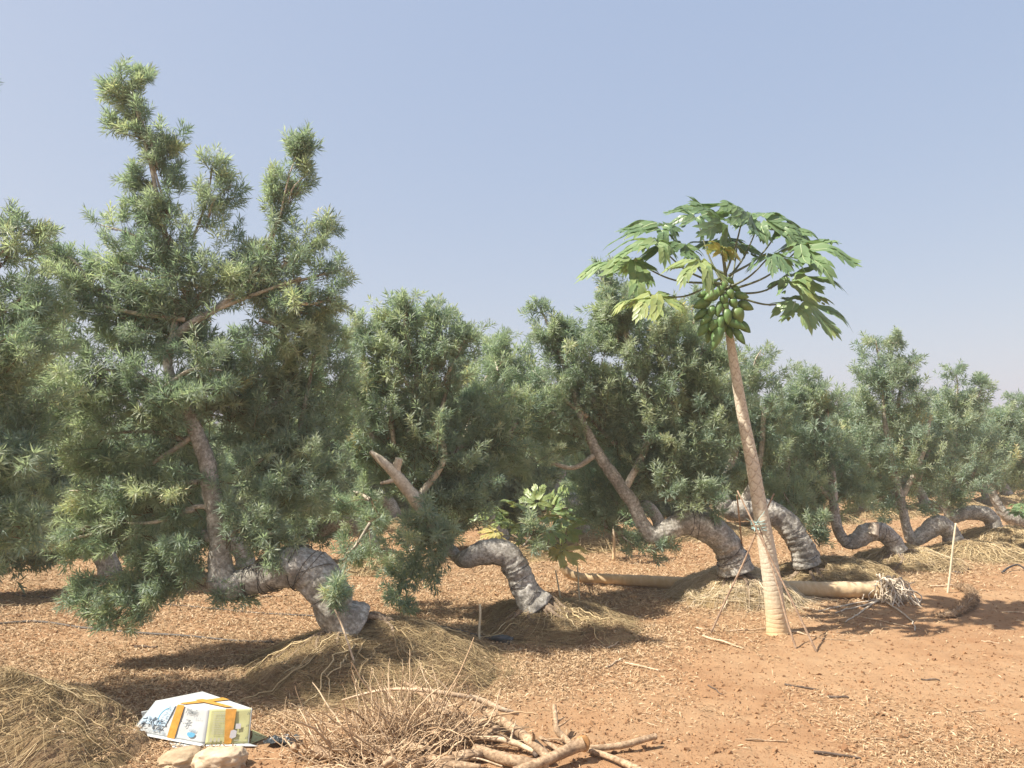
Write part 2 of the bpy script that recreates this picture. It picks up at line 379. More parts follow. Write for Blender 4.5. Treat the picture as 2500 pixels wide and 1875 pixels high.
def crown_points(plumes, c, r, sub_r=.09, tuft_n=10, dens=95, step=.0, thin=1.0):
    """plumes: (P0, P1, r0, r1[, density]) in metres. Returns tuft positions/directions/tints and twig segments."""
    pos, dr, tint, tw = [], [], [], []
    for pl in plumes:
        P0, P1, r0, r1 = pl[:4]; dd = pl[4] if len(pl) > 4 else 1.0
        P0 = np.array(P0, float); P1 = np.array(P1, float); ax = P1-P0; L = np.linalg.norm(ax); ad = ax/max(L, 1e-6)
        bend = nrm(r.normal(size=3))*L*.07
        L2 = L+r0*.5+r1*.5
        n = max(4, int(dens*dd*L2*max((r0+r1)/2, .06)*thin))
        m = tuft_n
        if (r0+r1)/2 < .16: n = int(n*1.75)+2; m = max(4, tuft_n//2)
        t = (np.arange(n)+r.random(n))/n*1.12-.12; t = np.where(r.random(n) < .12, 1-r.random(n)*.12, t)
        rt = r0+(r1-r0)*np.clip(t, 0, 1)
        core = P0+ax*t[:, None]+bend*(np.sin(np.clip(t, 0, 1)*math.pi))[:, None]
        rd = r.normal(size=(n, 3)); rd = nrm(rd-(rd@ad)[:, None]*ad)
        rad = rt*np.sqrt(r.uniform(.02, 1, n))*r.uniform(.65, 1.28, n)
        sp_ = core+rd*rad[:, None]
        sl = r.uniform(.6, 1.6, n)*np.clip(rt*1.0, .08, .27)
        sdir = nrm(rd*.75+ad*.75+r.normal(0, .35, (n, 3))+np.array([0, 0, .28]))
        base_t = np.clip(r.beta(1.5, 3.3, n), 0, .93)+r.normal(0, .03, n)   # colour character of each spray
        s0 = sp_-sdir*(sl*.55)[:, None]; s1 = sp_+sdir*(sl*.6)[:, None]
        tw.append(np.stack([core-ad*.08*(t[:, None] > .1), (core+s0)/2+r.normal(0, .012, (n, 3)), s0, s1], 1))
        tt = r.uniform(0, 1, (n, m)); tt[:, 0] = 1
        off = nrm(r.normal(size=(n, m, 3)))*(sub_r*(1 if m == tuft_n else .55)*np.sqrt(r.random((n, m)))*(1-.55*tt))[..., None]; off[:, 0] *= .1
        p = s0[:, None]+(s1-s0)[:, None]*tt[..., None]+off
        d = nrm(off/sub_r*.9+sdir[:, None]*.75+r.normal(0, .25, (n, m, 3))+np.array([0, 0, .12]))
        pos.append(p.reshape(-1, 3)); dr.append(d.reshape(-1, 3)); tint.append(np.clip(base_t[:, None]+.12*(tt-.4), 0, 1).reshape(-1))
    return np.concatenate(pos), np.concatenate(dr), np.concatenate(tint), np.concatenate(tw)

TPL_A = tuft_templates(12, 22, .082, .0078); TPL_B = tuft_templates(12, 18, .084, .0100, 2); TPL_C = tuft_templates(10, 13, .092, .0135, 3)

def mound_h(dx, dy, R, h, seed):
    """height of a mound at offset dx,dy"""
    p = np.stack([dx, dy, np.full_like(dx, seed*3.7)], -1)
    r = np.hypot(dx, dy)/R*(1+.28*vn3(p*2.1/R*.7, seed)+.10*vn3(p*5/R, seed+1))
    prof = np.clip(1-r, 0, 1)**1.0*(1+.55*r)
    return h*prof*(1+.26*fbm(p*4, 3, seed+2))+.042*fbm(p*15, 4, seed+4, .7)*np.clip(prof*4, 0, 1)-.02*(r > .97)
def build_mound(parent, ctr, R, h, seed, nfib, tone=.55, thick=26, fib_r=.0022, moss=1.0, drift=(0, 0)):
    nr, na = 56, 110
    rr = np.linspace(0, 1.12, nr)**.9*R; aa = np.arange(na)/na*2*math.pi
    RR, AA = np.meshgrid(rr, aa, indexing='ij'); dx = RR*np.cos(AA); dy = RR*np.sin(AA)
    z = mound_h(dx, dy, R, h, seed); gz = ground_h(dx+ctr[0], dy+ctr[1])
    z = gz + z - .012*np.clip((RR/R-.8)/.3, 0, 1)-.012*(RR > R*1.05)
    v = np.stack([dx+ctr[0], dy+ctr[1], z], -1).reshape(-1, 3)
    i = np.arange(nr*na).reshape(nr, na); a = i[:-1]; b = np.roll(a, -1, 1); d = i[1:]; c = np.roll(d, -1, 1)
    o = mesh_np('root_mound', v, np.stack([a, d, c, b], -1).reshape(-1, 4), M['mound'], parent)
    r = np.random.default_rng(seed+50); mb = MB()
    def strands(n, Kp, r0, r1, rad, wob, lift, tlo, thi):
        th0 = r.uniform(0, 2*math.pi, n); s = np.linspace(0, 1, Kp)
        a0 = r.uniform(*r0, n)*R; a1 = a0+r.uniform(*r1, n)*R
        rho = a0[:, None]+(a1-a0)[:, None]*s
        wk = np.cumsum(r.normal(0, wob, (n, Kp)), axis=1)*np.clip(.25/np.maximum(rho/R, .15), 0, 1.2)
        th = th0[:, None]+wk
        x = rho*np.cos(th)+drift[0]*s*0; y = rho*np.sin(th)
        x = x+r.normal(0, .006, (n, Kp)); y = y+r.normal(0, .006, (n, Kp))
        zz = ground_h(x+ctr[0], y+ctr[1])+np.maximum(mound_h(x, y, R, h, seed), -.003)+r.uniform(.002, lift, n)[:, None]*np.sin(s*math.pi)[None]**.7+r.normal(0, .004, (n, Kp))+.002
        pth = np.stack([x+ctr[0], y+ctr[1], zz], -1)
        rad_ = r.uniform(*rad, n)[:, None]*(1-.55*s)[None]
        vv, q = tubes(pth, rad_, 3 if rad[1] < .005 else 6)
        mb.add(vv, q, np.repeat(np.clip(r.uniform(tlo, thi, n), 0, 1), len(vv)//n))
    strands(int(nfib*.6), 9, (.05, .85), (.12, .45), (fib_r*.6, fib_r*1.2), .17, .03, tone-.35, tone+.30)
    strands(int(nfib*1.5), 10, (.05, .98), (-.12, .16), (fib_r*.6, fib_r*1.2), .5, .03, tone-.3, tone+.35)
    strands(nfib//6, 12, (.1, .6), (.3, .85), (fib_r*1.0, fib_r*1.8), .09, .05, tone-.1, tone+.42)
    strands(thick, 16, (.05, .5), (.3, .9), (.003, .008), .07, .04, tone, tone+.45)
    f = mb.build('root_fibres', M['fibre'], o)
    return o

M['rootwood'] = bark('root_bark', (.12, .085, .055), (.26, .195, .135), (.42, .34, .25), 50, .7, .005)
M['rope'] = flat('dark_rope', (.10, .09, .08), .8, .2, 60, .5)
def rope_rings(parent, path, s0, s1, cnt, seed):
    q = catmull(path, 200); tan = nrm(np.gradient(q[:, :3], axis=0)); r = np.random.default_rng(seed); mb = MB()
    for k in range(cnt):
        i = int(200*(s0+(s1-s0)*r.random())); c = q[i]; t_ = nrm(tan[i]+r.normal(0, .22, 3)); u = nrm(np.cross(t_, [0, 1, 0.1])); v_ = np.cross(t_, u)
        th = np.linspace(0, 2*math.pi, 34); rr = c[3]*(1.045+.012*np.sin(th*3+k)+.01*r.random())
        p = c[:3]+(u[None]*np.cos(th)[:, None]+v_[None]*np.sin(th)[:, None])*rr[:, None]+t_[None]*(.01*np.sin(th*2+k))[:, None]
        v, f = tubes(p[None], np.full((1, 34), .0035), 5); mb.add(v, f)
    mb.build('binding', M['rope'], parent)
def px_path(pts, D):
    """pts (u,v,rpx[,dd]) -> rows x,y,z,r"""
    out = []
    for p in pts:
        dd = p[3] if len(p) > 3 else 0
        out.append([*P(p[0], p[1], D+dd), p[2]*mpp(D+dd)])
    return np.array(out)
def px_plumes(pl, D):
    out = []
    for p in pl:
        u0, v0, u1, v1, r0, r1 = p[:6]; dd = p[6] if len(p) > 6 else 0; de = p[7] if len(p) > 7 else 1.0
        out.append((P(u0, v0, D+dd*.5), P(u1, v1, D+dd), r0*mpp(D+dd), r1*mpp(D+dd), de))
    return out

def build_tree(name, label, D, trunk, limbs, plumes, mound, seed, tpl, dens, tn, group, sub_r=.072, scl=1.0, nfib=700, tone=.5, ropes=(), folds=.025, mound_kw={}, twigs_r=.0022):
    ctr = MC[mound]
    t = thing(name, label, 'tree', (ctr[0], ctr[1], 0), group)
    if trunk:
        mb = MB(); add_limb(mb, px_path(trunk, D), n=240, sides=44, bump=.085, freq=12, fold=folds, seed=seed, knots=.12)
        # flared buttress roots at the foot of the trunk
        r = np.random.default_rng(seed); b = px_path(trunk[:1], D)[0]
        mb.build('trunk', M['bark'], t); mb = MB()
        for k in range(13):
            a = r.uniform(0, 2*math.pi); ln = r.uniform(.15, .5)
            pts = []; wv_ = r.normal(0, .9)
            for s in np.linspace(0, 1, 6):
                q = b[:2]+np.array([math.cos(a+wv_*s), math.sin(a+wv_*s)])*(b[3]*.55+ln*s)
                zg = float(ground_h(np.array([q[0]]), np.array([q[1]]))[0])+max(0, float(mound_h(np.array([q[0]-ctr[0]]), np.array([q[1]-ctr[1]]), MOUNDS[mound][1], MOUNDS[mound][2], mound+30)[0]))
                pts.append([q[0], q[1], zg+.05*(1-s)**2, b[3]*r.uniform(.07, .16)*(1-.75*s)+.002])
            add_limb(mb, np.array(pts), n=18, sides=7, bump=.12, seed=seed+k)
        mb.build('surface_roots', M['rootwood'], t)
        for (s0, s1, cnt_) in ropes: rope_rings(t, px_path(trunk, D), s0, s1, cnt_, seed)
    for k, lb in enumerate(limbs):
        mb = MB(); add_limb(mb, px_path(lb, D), n=70, sides=12, bump=.07, freq=16, seed=seed+20+k, knots=.05); mb.build('limb', M['limb'], t)
    pls = px_plumes(plumes, D); r = np.random.default_rng(seed)
    pos, dr, ti, tw = crown_points(pls, None, r, sub_r, tn, dens)
    keep = pos[:, 2] > .06
    pos, dr, ti = pos[keep], dr[keep], ti[keep]
    crown = tufts_mesh('crown', pos, dr, r.uniform(.6, 1.3, len(pos))*scl, ti, M['needle'], t, tpl, seed)
    v, q = tubes(tw, np.array([twigs_r*1.7, twigs_r*1.4, twigs_r*1.15, twigs_r*.6])[None], 3)
    tws = mesh_np('twigs', v, q, M['twig'], crown)
    # main branches through the plumes
    for (a, b, r0, r1, de) in pls:
        mid = (a+b)/2+r.normal(0, .03, 3); rr = .045*r0+.004; mb = MB()
        add_limb(mb, np.array([[*a, rr*1.3], [*mid, rr], [*b, .004]]), n=14, sides=6, bump=.03, seed=seed)
        mb.build('branch', M['limb'], crown)
    c, R, h = MOUNDS[mound]
    build_mound(t, ctr, R, h, mound+30, nfib, tone, **mound_kw)
    return t

ROW = 'podocarpus trees of the nearest row'
# tree 0: mostly outside the left edge, nearest mound
build_tree('podocarpus_tree', 'tree cut off by the left edge, its brown root mound beside the carton', 4.7,
    [(-120, 1520, 45), (-190, 1380, 45), (-300, 1360, 40), (-360, 1300, 32), (-380, 1100, 24), (-330, 850, 16), (-260, 650, 9)], [],
    [(-330, 1000, -10, 800, 150, 80), (-260, 900, 58, 490, 80, 26), (-160, 820, 75, 620, 90, 50), (-330, 900, -200, 560, 140, 70), (-150, 620, -62, 130, 56, 26),
     (-240, 1060, 60, 960, 120, 60), (-240, 1180, 50, 1090, 100, 50), (-200, 1200, -20, 1240, 80, 28), (-200, 1000, 30, 720, 120, 70), (-90, 1140, 85, 1140, 50, 25, -.1)],
    0, 100, TPL_A, 118, 12, ROW, nfib=620, tone=.50, mound_kw=dict(thick=26, fib_r=.0012))
# tree 1: the tall tree with two spires
t1 = build_tree('podocarpus_tree', 'tallest tree with two leafy spires on a thick grey arched trunk, left of centre', 5.85,
    [(765, 1352, 52, .05), (728, 1325, 44), (712, 1282, 44), (675, 1238, 46), (630, 1225, 44), (575, 1245, 34), (520, 1262, 30), (488, 1262, 33), (476, 1225, 27), (475, 1185, 22), (468, 1120, 20),
     (455, 1050, 19), (448, 1000, 17.5), (428, 945, 16), (405, 890, 13), (375, 830, 10.5), (362, 780, 9), (372, 735, 9), (410, 700, 8.5), (470, 665, 7), (540, 600, 6), (590, 500, 4.5), (632, 390, 3)],
    [[(425, 935, 7), (385, 965, 6), (330, 1000, 4.5)], [(462, 1095, 7), (420, 1095, 5), (380, 1110, 4)], [(480, 1240, 8), (420, 1247, 6), (380, 1262, 4)],
     [(372, 738, 7), (380, 640, 6, .05), (350, 480, 5), (320, 330, 4), (285, 200, 3)], [(470, 1180, 7), (440, 1150, 6), (450, 1170, 4)], [(470, 668, 5), (540, 640, 4), (650, 600, 3)]],
    [(400, 640, 350, 440, 46, 34), (365, 470, 325, 330, 30, 22), (340, 360, 300, 250, 19, 17), (312, 275, 258, 160, 15, 7), (300, 215, 236, 205, 8, 4), (330, 300, 230, 268, 10, 4), (290, 190, 304, 165, 5, 3), (345, 340, 372, 296, 12, 8), (330, 400, 290, 380, 12, 6),
     (380, 560, 215, 485, 24, 15), (415, 520, 462, 350, 32, 17), (450, 470, 500, 400, 18, 8), (380, 540, 305, 450, 22, 8), (350, 470, 296, 430, 11, 6),
     (535, 640, 600, 480, 28, 17), (600, 490, 650, 305, 12, 9), (622, 440, 666, 375, 8, 5), (605, 470, 588, 390, 7, 4), (640, 360, 662, 320, 5, 3),
     (560, 610, 715, 495, 50, 20), (600, 620, 745, 580, 48, 20), (610, 650, 735, 640, 45, 25), (560, 690, 720, 720, 60, 48, .25),
     (430, 620, 240, 560, 62, 42), (260, 600, 125, 565, 40, 24), (400, 690, 150, 640, 80, 56), (420, 740, 240, 700, 80, 70, .2), (200, 620, 105, 540, 40, 14),
     (430, 640, 540, 590, 66, 60, .15), (500, 560, 590, 620, 50, 50, .2), (620, 1060, 690, 720, 90, 62, .55), (560, 900, 640, 780, 90, 75, .5), (500, 900, 570, 780, 80, 60, .6),
     (380, 860, 180, 790, 90, 60), (350, 840, 480, 800, 60, 60, -.15), (420, 900, 560, 860, 60, 60, .4), (240, 830, 120, 900, 80, 60, .1),
     (400, 950, 200, 940, 70, 60, .1), (430, 1040, 150, 1060, 76, 52, .1), (420, 1100, 250, 1130, 70, 50, .0), (250, 1150, 120, 1180, 42, 22), (300, 1160, 160, 1140, 45, 30),
     (500, 1160, 590, 1060, 56, 50, .0), (540, 1130, 600, 1150, 44, 36, -.1), (600, 1010, 700, 1050, 70, 45, .4), (530, 1010, 620, 980, 60, 60, .3),
     (430, 1180, 320, 1230, 56, 45), (420, 1250, 290, 1290, 52, 40), (330, 1280, 190, 1330, 38, 24), (300, 1300, 250, 1350, 30, 20), (220, 1260, 165, 1290, 20, 12),
     (560, 1205, 590, 1185, 30, 26, -.1), (470, 1292, 530, 1285, 9, 8, -.05), (715, 1296, 735, 1285, 9, 8, -.22)],
    1, 101, TPL_A, 122, 13, ROW, nfib=1300, tone=.42, ropes=((.04, .2, 9), (.12, .22, 4)), folds=.025, mound_kw=dict(thick=30, fib_r=.0013))
# tree 2
t2 = build_tree('podocarpus_tree', 'tree with short arched trunk on a tangled rooty mound, right of the shortest stake', 7.15,
    [(1160, 1312, 38), (1135, 1275, 28), (1118, 1235, 28), (1095, 1200, 28), (1050, 1192, 26), (1012, 1205, 20), (990, 1205, 14, .1), (965, 1175, 12, .1), (940, 1140, 12), (905, 1085, 12), (870, 1040, 12), (845, 1010, 10), (822, 985, 8), (800, 940, 6), (770, 860, 4)],
    [[(945, 1150, 14, -.18), (905, 1090, 14, -.25), (868, 1042, 13, -.3), (845, 1015, 11, -.32), (818, 990, 8, -.33), (800, 975, 4, -.33)], [(868, 1045, 11, -.3), (856, 1020, 10, -.3), (862, 990, 8, -.32)], [(862, 1035, 6, -.3), (842, 1040, 4, -.33), (822, 1044, 3, -.33)], [(900, 1080, 8), (960, 980, 6), (900, 860, 5), (850, 790, 4)]],
    [(880, 960, 900, 680, 96, 50, .2), (890, 780, 880, 650, 50, 22), (930, 800, 950, 680, 40, 22), (850, 960, 800, 720, 80, 36, .1), (800, 850, 790, 700, 50, 22), (930, 960, 985, 720, 80, 42, .2), (960, 820, 1010, 720, 40, 20),
     (1000, 960, 1075, 760, 80, 22, 1.6), (1075, 800, 1080, 730, 18, 10, 1.6), (1010, 900, 1060, 870, 60, 60, .8), (830, 960, 760, 850, 80, 60, .2), (950, 1000, 1080, 940, 90, 76, .5), (1090, 960, 1150, 900, 80, 60, 1.0),
     (900, 1040, 800, 960, 60, 60, .4), (930, 1060, 1000, 1000, 80, 66, .35), (905, 1140, 940, 1110, 36, 34, -.34), (925, 1165, 950, 1150, 30, 28, -.3), (950, 1110, 990, 1070, 60, 50, .2), (960, 1150, 880, 1190, 60, 52, -.1), (940, 1190, 860, 1250, 44, 30, -.1), (870, 1250, 862, 1320, 26, 12, -.1),
     (800, 1130, 740, 1200, 46, 28, .2), (800, 1080, 760, 1060, 60, 50, .8), (1130, 1180, 1160, 1140, 24, 18, -.1)],
    2, 102, TPL_B, 112, 12, ROW, scl=1.0, nfib=1000, tone=.42, ropes=((.03, .16, 6),), folds=.03, mound_kw=dict(thick=36, fib_r=.0016))
M['pale_limb'] = bark('bare_limb_bark', (.40, .34, .25), (.62, .55, .43), (.78, .72, .60), 45, .7, .005)
for c in t2.children:
    if c.name.startswith('limb'): c.data.materials[0] = M['pale_limb']; c['label'] = 'pale bare cut limb'
# tree 3
build_tree('podocarpus_tree', 'tree behind the standing papaya with dark arched trunk on a golden straw-like root mound', 8.35,
    [(1590, 1235, 37), (1578, 1195, 31), (1555, 1160, 31), (1520, 1138, 29), (1475, 1130, 27), (1435, 1150, 20), (1412, 1158, 17), (1390, 1135, 15), (1365, 1085, 14.5), (1330, 1035, 13), (1295, 985, 12.5), (1272, 940, 10), (1255, 900, 8), (1235, 830, 7), (1200, 740, 5)],
    [[(1290, 980, 7), (1240, 1010, 5), (1190, 1000, 4)], [(1350, 1060, 8), (1400, 940, 7), (1380, 800, 6), (1340, 680, 4)], [(1272, 935, 8), (1230, 910, 6), (1160, 880, 4)]],
    [(1290, 880, 1200, 720, 84, 36, .1), (1200, 740, 1165, 660, 34, 15), (1240, 780, 1225, 700, 44, 24), (1270, 900, 1150, 800, 76, 48), (1400, 860, 1335, 660, 84, 44, .05), (1360, 800, 1330, 640, 50, 34, -.05), (1335, 740, 1318, 580, 36, 20, 0), (1300, 760, 1290, 700, 40, 24, .2), (1450, 880, 1420, 700, 100, 66, .2),
     (1500, 900, 1520, 740, 90, 60, .2), (1520, 1000, 1560, 860, 80, 50, .1), (1440, 1040, 1480, 940, 96, 80), (1400, 960, 1350, 860, 80, 70, .3), (1250, 930, 1150, 920, 60, 54, .3), (1330, 960, 1240, 860, 60, 60, .5),
     (1330, 1090, 1280, 1020, 72, 60, .7), (1310, 1140, 1290, 1090, 52, 40, .6), (1380, 1040, 1430, 1000, 50, 50, .4), (1440, 1080, 1540, 1080, 44, 34, -.2), (1500, 1060, 1560, 1000, 60, 44), (1400, 1185, 1450, 1175, 16, 13), (1345, 1160, 1370, 1185, 22, 15)],
    3, 103, TPL_B, 110, 12, ROW, scl=1.05, nfib=3000, tone=.85, ropes=((.02, .12, 7), (.14, .3, 3)), folds=.03, mound_kw=dict(thick=34, fib_r=.0025))
# tree 4
build_tree('podocarpus_tree', 'tree whose grey arched trunk passes behind the standing papaya stem', 9.7,
    [(1745, 1222, 28), (1730, 1180, 25), (1708, 1142, 25), (1675, 1112, 25), (1630, 1100, 25), (1580, 1102, 22), (1562, 1085, 17), (1560, 1050, 12), (1585, 980, 9), (1600, 880, 6)],
    [[(1600, 1098, 10), (1640, 1000, 7), (1650, 880, 5)]],
    [(1590, 980, 1630, 800, 74, 50, .2), (1630, 820, 1645, 755, 34, 18), (1560, 880, 1500, 680, 60, 30, .4), (1500, 700, 1500, 635, 22, 10, .4), (1640, 1010, 1610, 900, 60, 60, .3), (1600, 1020, 1560, 960, 56, 50, .5), (1650, 1080, 1610, 1020, 30, 40, .5),
     (1760, 1150, 1765, 1120, 22, 20), (1770, 1180, 1772, 1150, 14, 12), (1720, 1110, 1690, 1060, 40, 40, .3)],
    4, 104, TPL_B, 92, 11, ROW, ropes=((.03, .2, 8),), scl=1.15, nfib=1500, tone=.5, mound_kw=dict(fib_r=.0026))
# tree 5
t5 = build_tree('podocarpus_tree', 'tree with pale kinked trunk bearing a white sawn stub, right of the standing papaya', 10.75,
    [(1942, 1192, 20), (1920, 1160, 18), (1898, 1148, 19), (1868, 1155, 19), (1838, 1172, 15), (1820, 1162, 12), (1805, 1125, 10.5), (1800, 1070, 9), (1790, 980, 7), (1760, 880, 4)],
    [[(1890, 1150, 14), (1888, 1138, 13), (1887, 1130, 12)], [(1800, 1080, 7), (1720, 1000, 5), (1700, 900, 4)], [(1715, 985, 5), (1735, 1000, 4), (1745, 1005, 3)]],
    [(1770, 1060, 1745, 850, 86, 40), (1740, 860, 1740, 805, 26, 12), (1700, 1040, 1690, 870, 66, 28), (1780, 960, 1790, 860, 56, 28), (1720, 1080, 1660, 1060, 50, 44, .2), (1800, 1090, 1850, 1040, 50, 40, .4), (1690, 980, 1650, 900, 50, 36, .6),
     (1760, 1110, 1730, 1100, 36, 28), (1815, 1030, 1840, 960, 50, 44, .8)],
    5, 105, TPL_B, 88, 11, ROW, ropes=((.03, .2, 5), (.3, .36, 2)), scl=1.2, nfib=1500, tone=.60, mound_kw=dict(fib_r=.0028))
mb = MB(); add_limb(mb, px_path([(1884, 1154, 13), (1888, 1138, 10), (1889, 1130, 9.5)], 10.66), n=20, sides=16, bump=.03, seed=4); mb.build('stub', M['root_pale'], t5)
# tree 6
build_tree('podocarpus_tree', 'tree with the tall tapering crown at right, second highest along the receding row', 12.1,
    [(2062, 1175, 20), (2052, 1150, 18), (2030, 1133, 20), (2005, 1148, 18), (1975, 1166, 13), (1962, 1150, 10.5), (1952, 1110, 9), (1935, 1030, 7), (1910, 900, 4)],
    [[(1945, 1080, 6), (1990, 990, 5), (2010, 900, 3)]],
    [(1930, 1040, 1905, 800, 94, 50), (1905, 830, 1892, 735, 48, 20), (1940, 880, 1965, 780, 50, 20), (1880, 1010, 1830, 900, 66, 36), (1985, 1040, 2020, 950, 64, 46, .3), (1880, 1090, 1920, 1070, 44, 36), (1860, 920, 1850, 850, 44, 22), (1990, 1000, 1960, 900, 60, 44, .5), (1925, 740, 1940, 735, 16, 8),(2035,1100,2010,1080,22,20)],
    6, 106, TPL_C, 82, 11, ROW, scl=1.05, nfib=1300, tone=.5, mound_kw=dict(fib_r=.0032))
# tree 7
build_tree('podocarpus_tree', 'tree with low arched grey trunk above the tall white stake near the right edge', 13.8,
    [(2150, 1145, 16), (2140, 1120, 15), (2118, 1108, 16), (2085, 1108, 15), (2058, 1118, 11), (2045, 1095, 8), (2040, 1040, 6), (2050, 930, 4)],
    [],
    [(2060, 1040, 2065, 860, 84, 34), (2065, 870, 2065, 800, 26, 12), (2090, 920, 2128, 825, 40, 12), (2010, 1020, 2000, 920, 60, 40), (2100, 1030, 2120, 950, 50, 36, .4), (2030, 900, 2000, 880, 30, 22), (2030, 1080, 2060, 1070, 36, 30)],
    7, 107, TPL_C, 78, 10, ROW, scl=1.15, nfib=1100, tone=.5, mound_kw=dict(fib_r=.0036))
build_tree('podocarpus_tree', 'tree cut off by the right edge of the photo, smoothly sagging grey trunk', 15.6,
    [(2300, 1130, 15), (2250, 1100, 15), (2212, 1122, 14), (2180, 1118, 12), (2155, 1090, 9), (2140, 1040, 7), (2150, 950, 4)],
    [],
    [(2160, 1030, 2180, 900, 66, 30), (2180, 920, 2195, 860, 30, 14), (2140, 1020, 2120, 930, 44, 30), (2210, 1000, 2260, 900, 66, 40), (2200, 1070, 2260, 1050, 44, 30)],
    8, 108, TPL_C, 76, 10, ROW, scl=1.25, nfib=700, tone=.5, mound_kw=dict(fib_r=.004))

BK = 'podocarpus trees of the rows behind'
M['bark_pale'] = bark('pale_grey_bark', (.30, .29, .28), (.55, .54, .53), (.78, .78, .77), 26, .7, .007)
t = build_tree('podocarpus_tree', 'tree behind the papaya leaves with a pale whitish trunk bent like an elbow', 13.8,
    [(1262, 1140, 17), (1255, 1100, 17), (1238, 1080, 16), (1212, 1074, 14), (1197, 1058, 10), (1205, 1035, 8), (1216, 1012, 6), (1190, 930, 5)], [],
    [(1190, 970, 1170, 860, 80, 40), (1230, 960, 1260, 880, 60, 40), (1160, 980, 1130, 930, 50, 36)], 9, 109, TPL_C, 66, 9, BK, scl=1.15, nfib=500, mound_kw=dict(fib_r=.004))
[c for c in t.children if c.name.startswith('trunk')][0].data.materials[0] = M['bark_pale']
t = build_tree('podocarpus_tree', 'tree with a whitish cut trunk end showing between crowns, left of the papaya leaves', 14.6,
    [(1105, 1130, 16), (1090, 1095, 16), (1060, 1078, 15), (1032, 1072, 12), (1050, 1046, 9)], [],
    [(1040, 1000, 1030, 880, 60, 40), (1090, 980, 1080, 880, 50, 30)], 10, 110, TPL_C, 66, 9, BK, scl=1.15, nfib=500, mound_kw=dict(fib_r=.004))
[c for c in t.children if c.name.startswith('trunk')][0].data.materials[0] = M['bark_pale']
# ------------------------------------------------------------------ rows behind: three built trees, copied
def generic(seed, h, lean, label):
    r = np.random.default_rng(seed)
    t = thing('podocarpus_tree', label, 'tree', (0, 0, 0), 'podocarpus trees of the rows behind')
    mb = MB(); L = lean
    add_limb(mb, np.array([[0, 0, .12, .15], [-.06, 0, .38, .12], [-.28, 0, .62, .12], [-.62, .02, .60, .11], [-.85, .02, .50, .09], [-.98, 0, .72, .07], [-1.05*L, 0, 1.2, .055], [-1.15*L, 0, 1.8, .04], [-1.2*L, 0, h*.8, .02]]), n=90, sides=16, bump=.06, fold=.02, seed=seed)
    mb.build('trunk', M['bark'], t)
    c = np.array([-1.05*L, 0, 0]); pl = []
    pl.append((c+[0, 0, 1.0], c+[0, 0, h*.72], .42, .3)); pl.append((c+[0, 0, h*.68], c+[.1*L, 0, h-.12], .24, .09))
    pl.append((c+[0, 0, .75], c+[-.25, .1, .5], .40, .3)); pl.append((c+[.2, 0, .8], c+[.6, -.1, .85], .34, .26))
    for k in range(20):
        a = r.uniform(0, 2*math.pi); z0 = r.uniform(.45, h*.6); rr = r.uniform(.45, 1.05)*(1.15-z0/h*.75)
        d = np.array([math.cos(a), math.sin(a), 0])
        pl.append((c+[0, 0, z0], c+d*rr+[0, 0, z0+r.uniform(-.12, .6)], .32, r.uniform(.12, .22)))
    for k in range(3):
        a = r.uniform(0, 2*math.pi); d = np.array([math.cos(a), math.sin(a), 0])
        pl.append((c+d*.2+[0, 0, h*.6], c+d*r.uniform(.35, .6)+[0, 0, h*r.uniform(.78, .93)], .2, .08))
    pos, dr, ti, tw = crown_points(pl, None, r, .10, 10, 66)
    kp = pos[:, 2] > .12; pos, dr, ti = pos[kp], dr[kp], ti[kp]
    crown = tufts_mesh('crown', pos, dr, r.uniform(.9, 1.3, len(pos))*1.15, ti, M['needle'], t, TPL_C, seed)
    ctr = np.array([0., 0, 0]); build_mound(t, np.array([.15, 0., 0.]), .8, .24, seed, 500, .5, 12, .004)
    return t
gens = [generic(201, 3.0, 1.0, 'tree in the rows behind, mostly hidden by the crowns of the nearest row'),
        generic(202, 3.35, .9, 'tree in the rows behind, mostly hidden by the crowns of the nearest row'),
        generic(203, 2.8, 1.1, 'tree in the rows behind, mostly hidden by the crowns of the nearest row')]
rowdir = np.array([.79, .61]); rowdir /= np.linalg.norm(rowdir); perp = np.array([-rowdir[1], rowdir[0]])
base0 = MC[1][:2]; first = [True]*3; rr_ = random.Random(5)
for row in range(1, 6):
    for k in range(-14, 24):
        p = base0+perp*(4.4*row)+rowdir*(k*1.8+rr_.uniform(-.25, .25)+.7*row)
        if p[1] < 5 or p[0] < -.76*p[1]-1.5 or p[0] > .68*p[1]+1.6 or p[1] > 42: continue
        g = rr_.randrange(3); s = rr_.uniform(.88, 1.12); a = rr_.uniform(-.35, .35)
        o = gens[g] if first[g] else copy_tree(gens[g]); first[g] = False
        o.location = (p[0], p[1], float(ground_h(np.array([p[0]]), np.array([p[1]]))[0])-.01)
        o.rotation_euler = (0, 0, a); o.scale = (s, s, s*rr_.uniform(.92, 1.08))
        # a label from what stands in front of it, seen from the path
        u = (p[0]-1.05*s)/p[1]*F+CX; marks = [(120, "the photo's left edge"), (430, "the tallest tree's trunk"), (760, 'the thickest arched trunk'), (1010, 'the pale bare limb'), (1250, 'the short arched trunk'),
            (1500, 'the slanting grey trunk'), (1760, 'the golden root mound'), (1960, 'the standing papaya'), (2200, 'the pale kinked trunk'), (2400, 'the tall white stake')]
        mk = min(marks, key=lambda q_: abs(q_[0]-u))[1]
        o['label'] = 'tree %s, behind %s' % (['', 'in the second row', 'in the third row', 'in the fourth row', 'far back', 'farthest back'][row], mk)

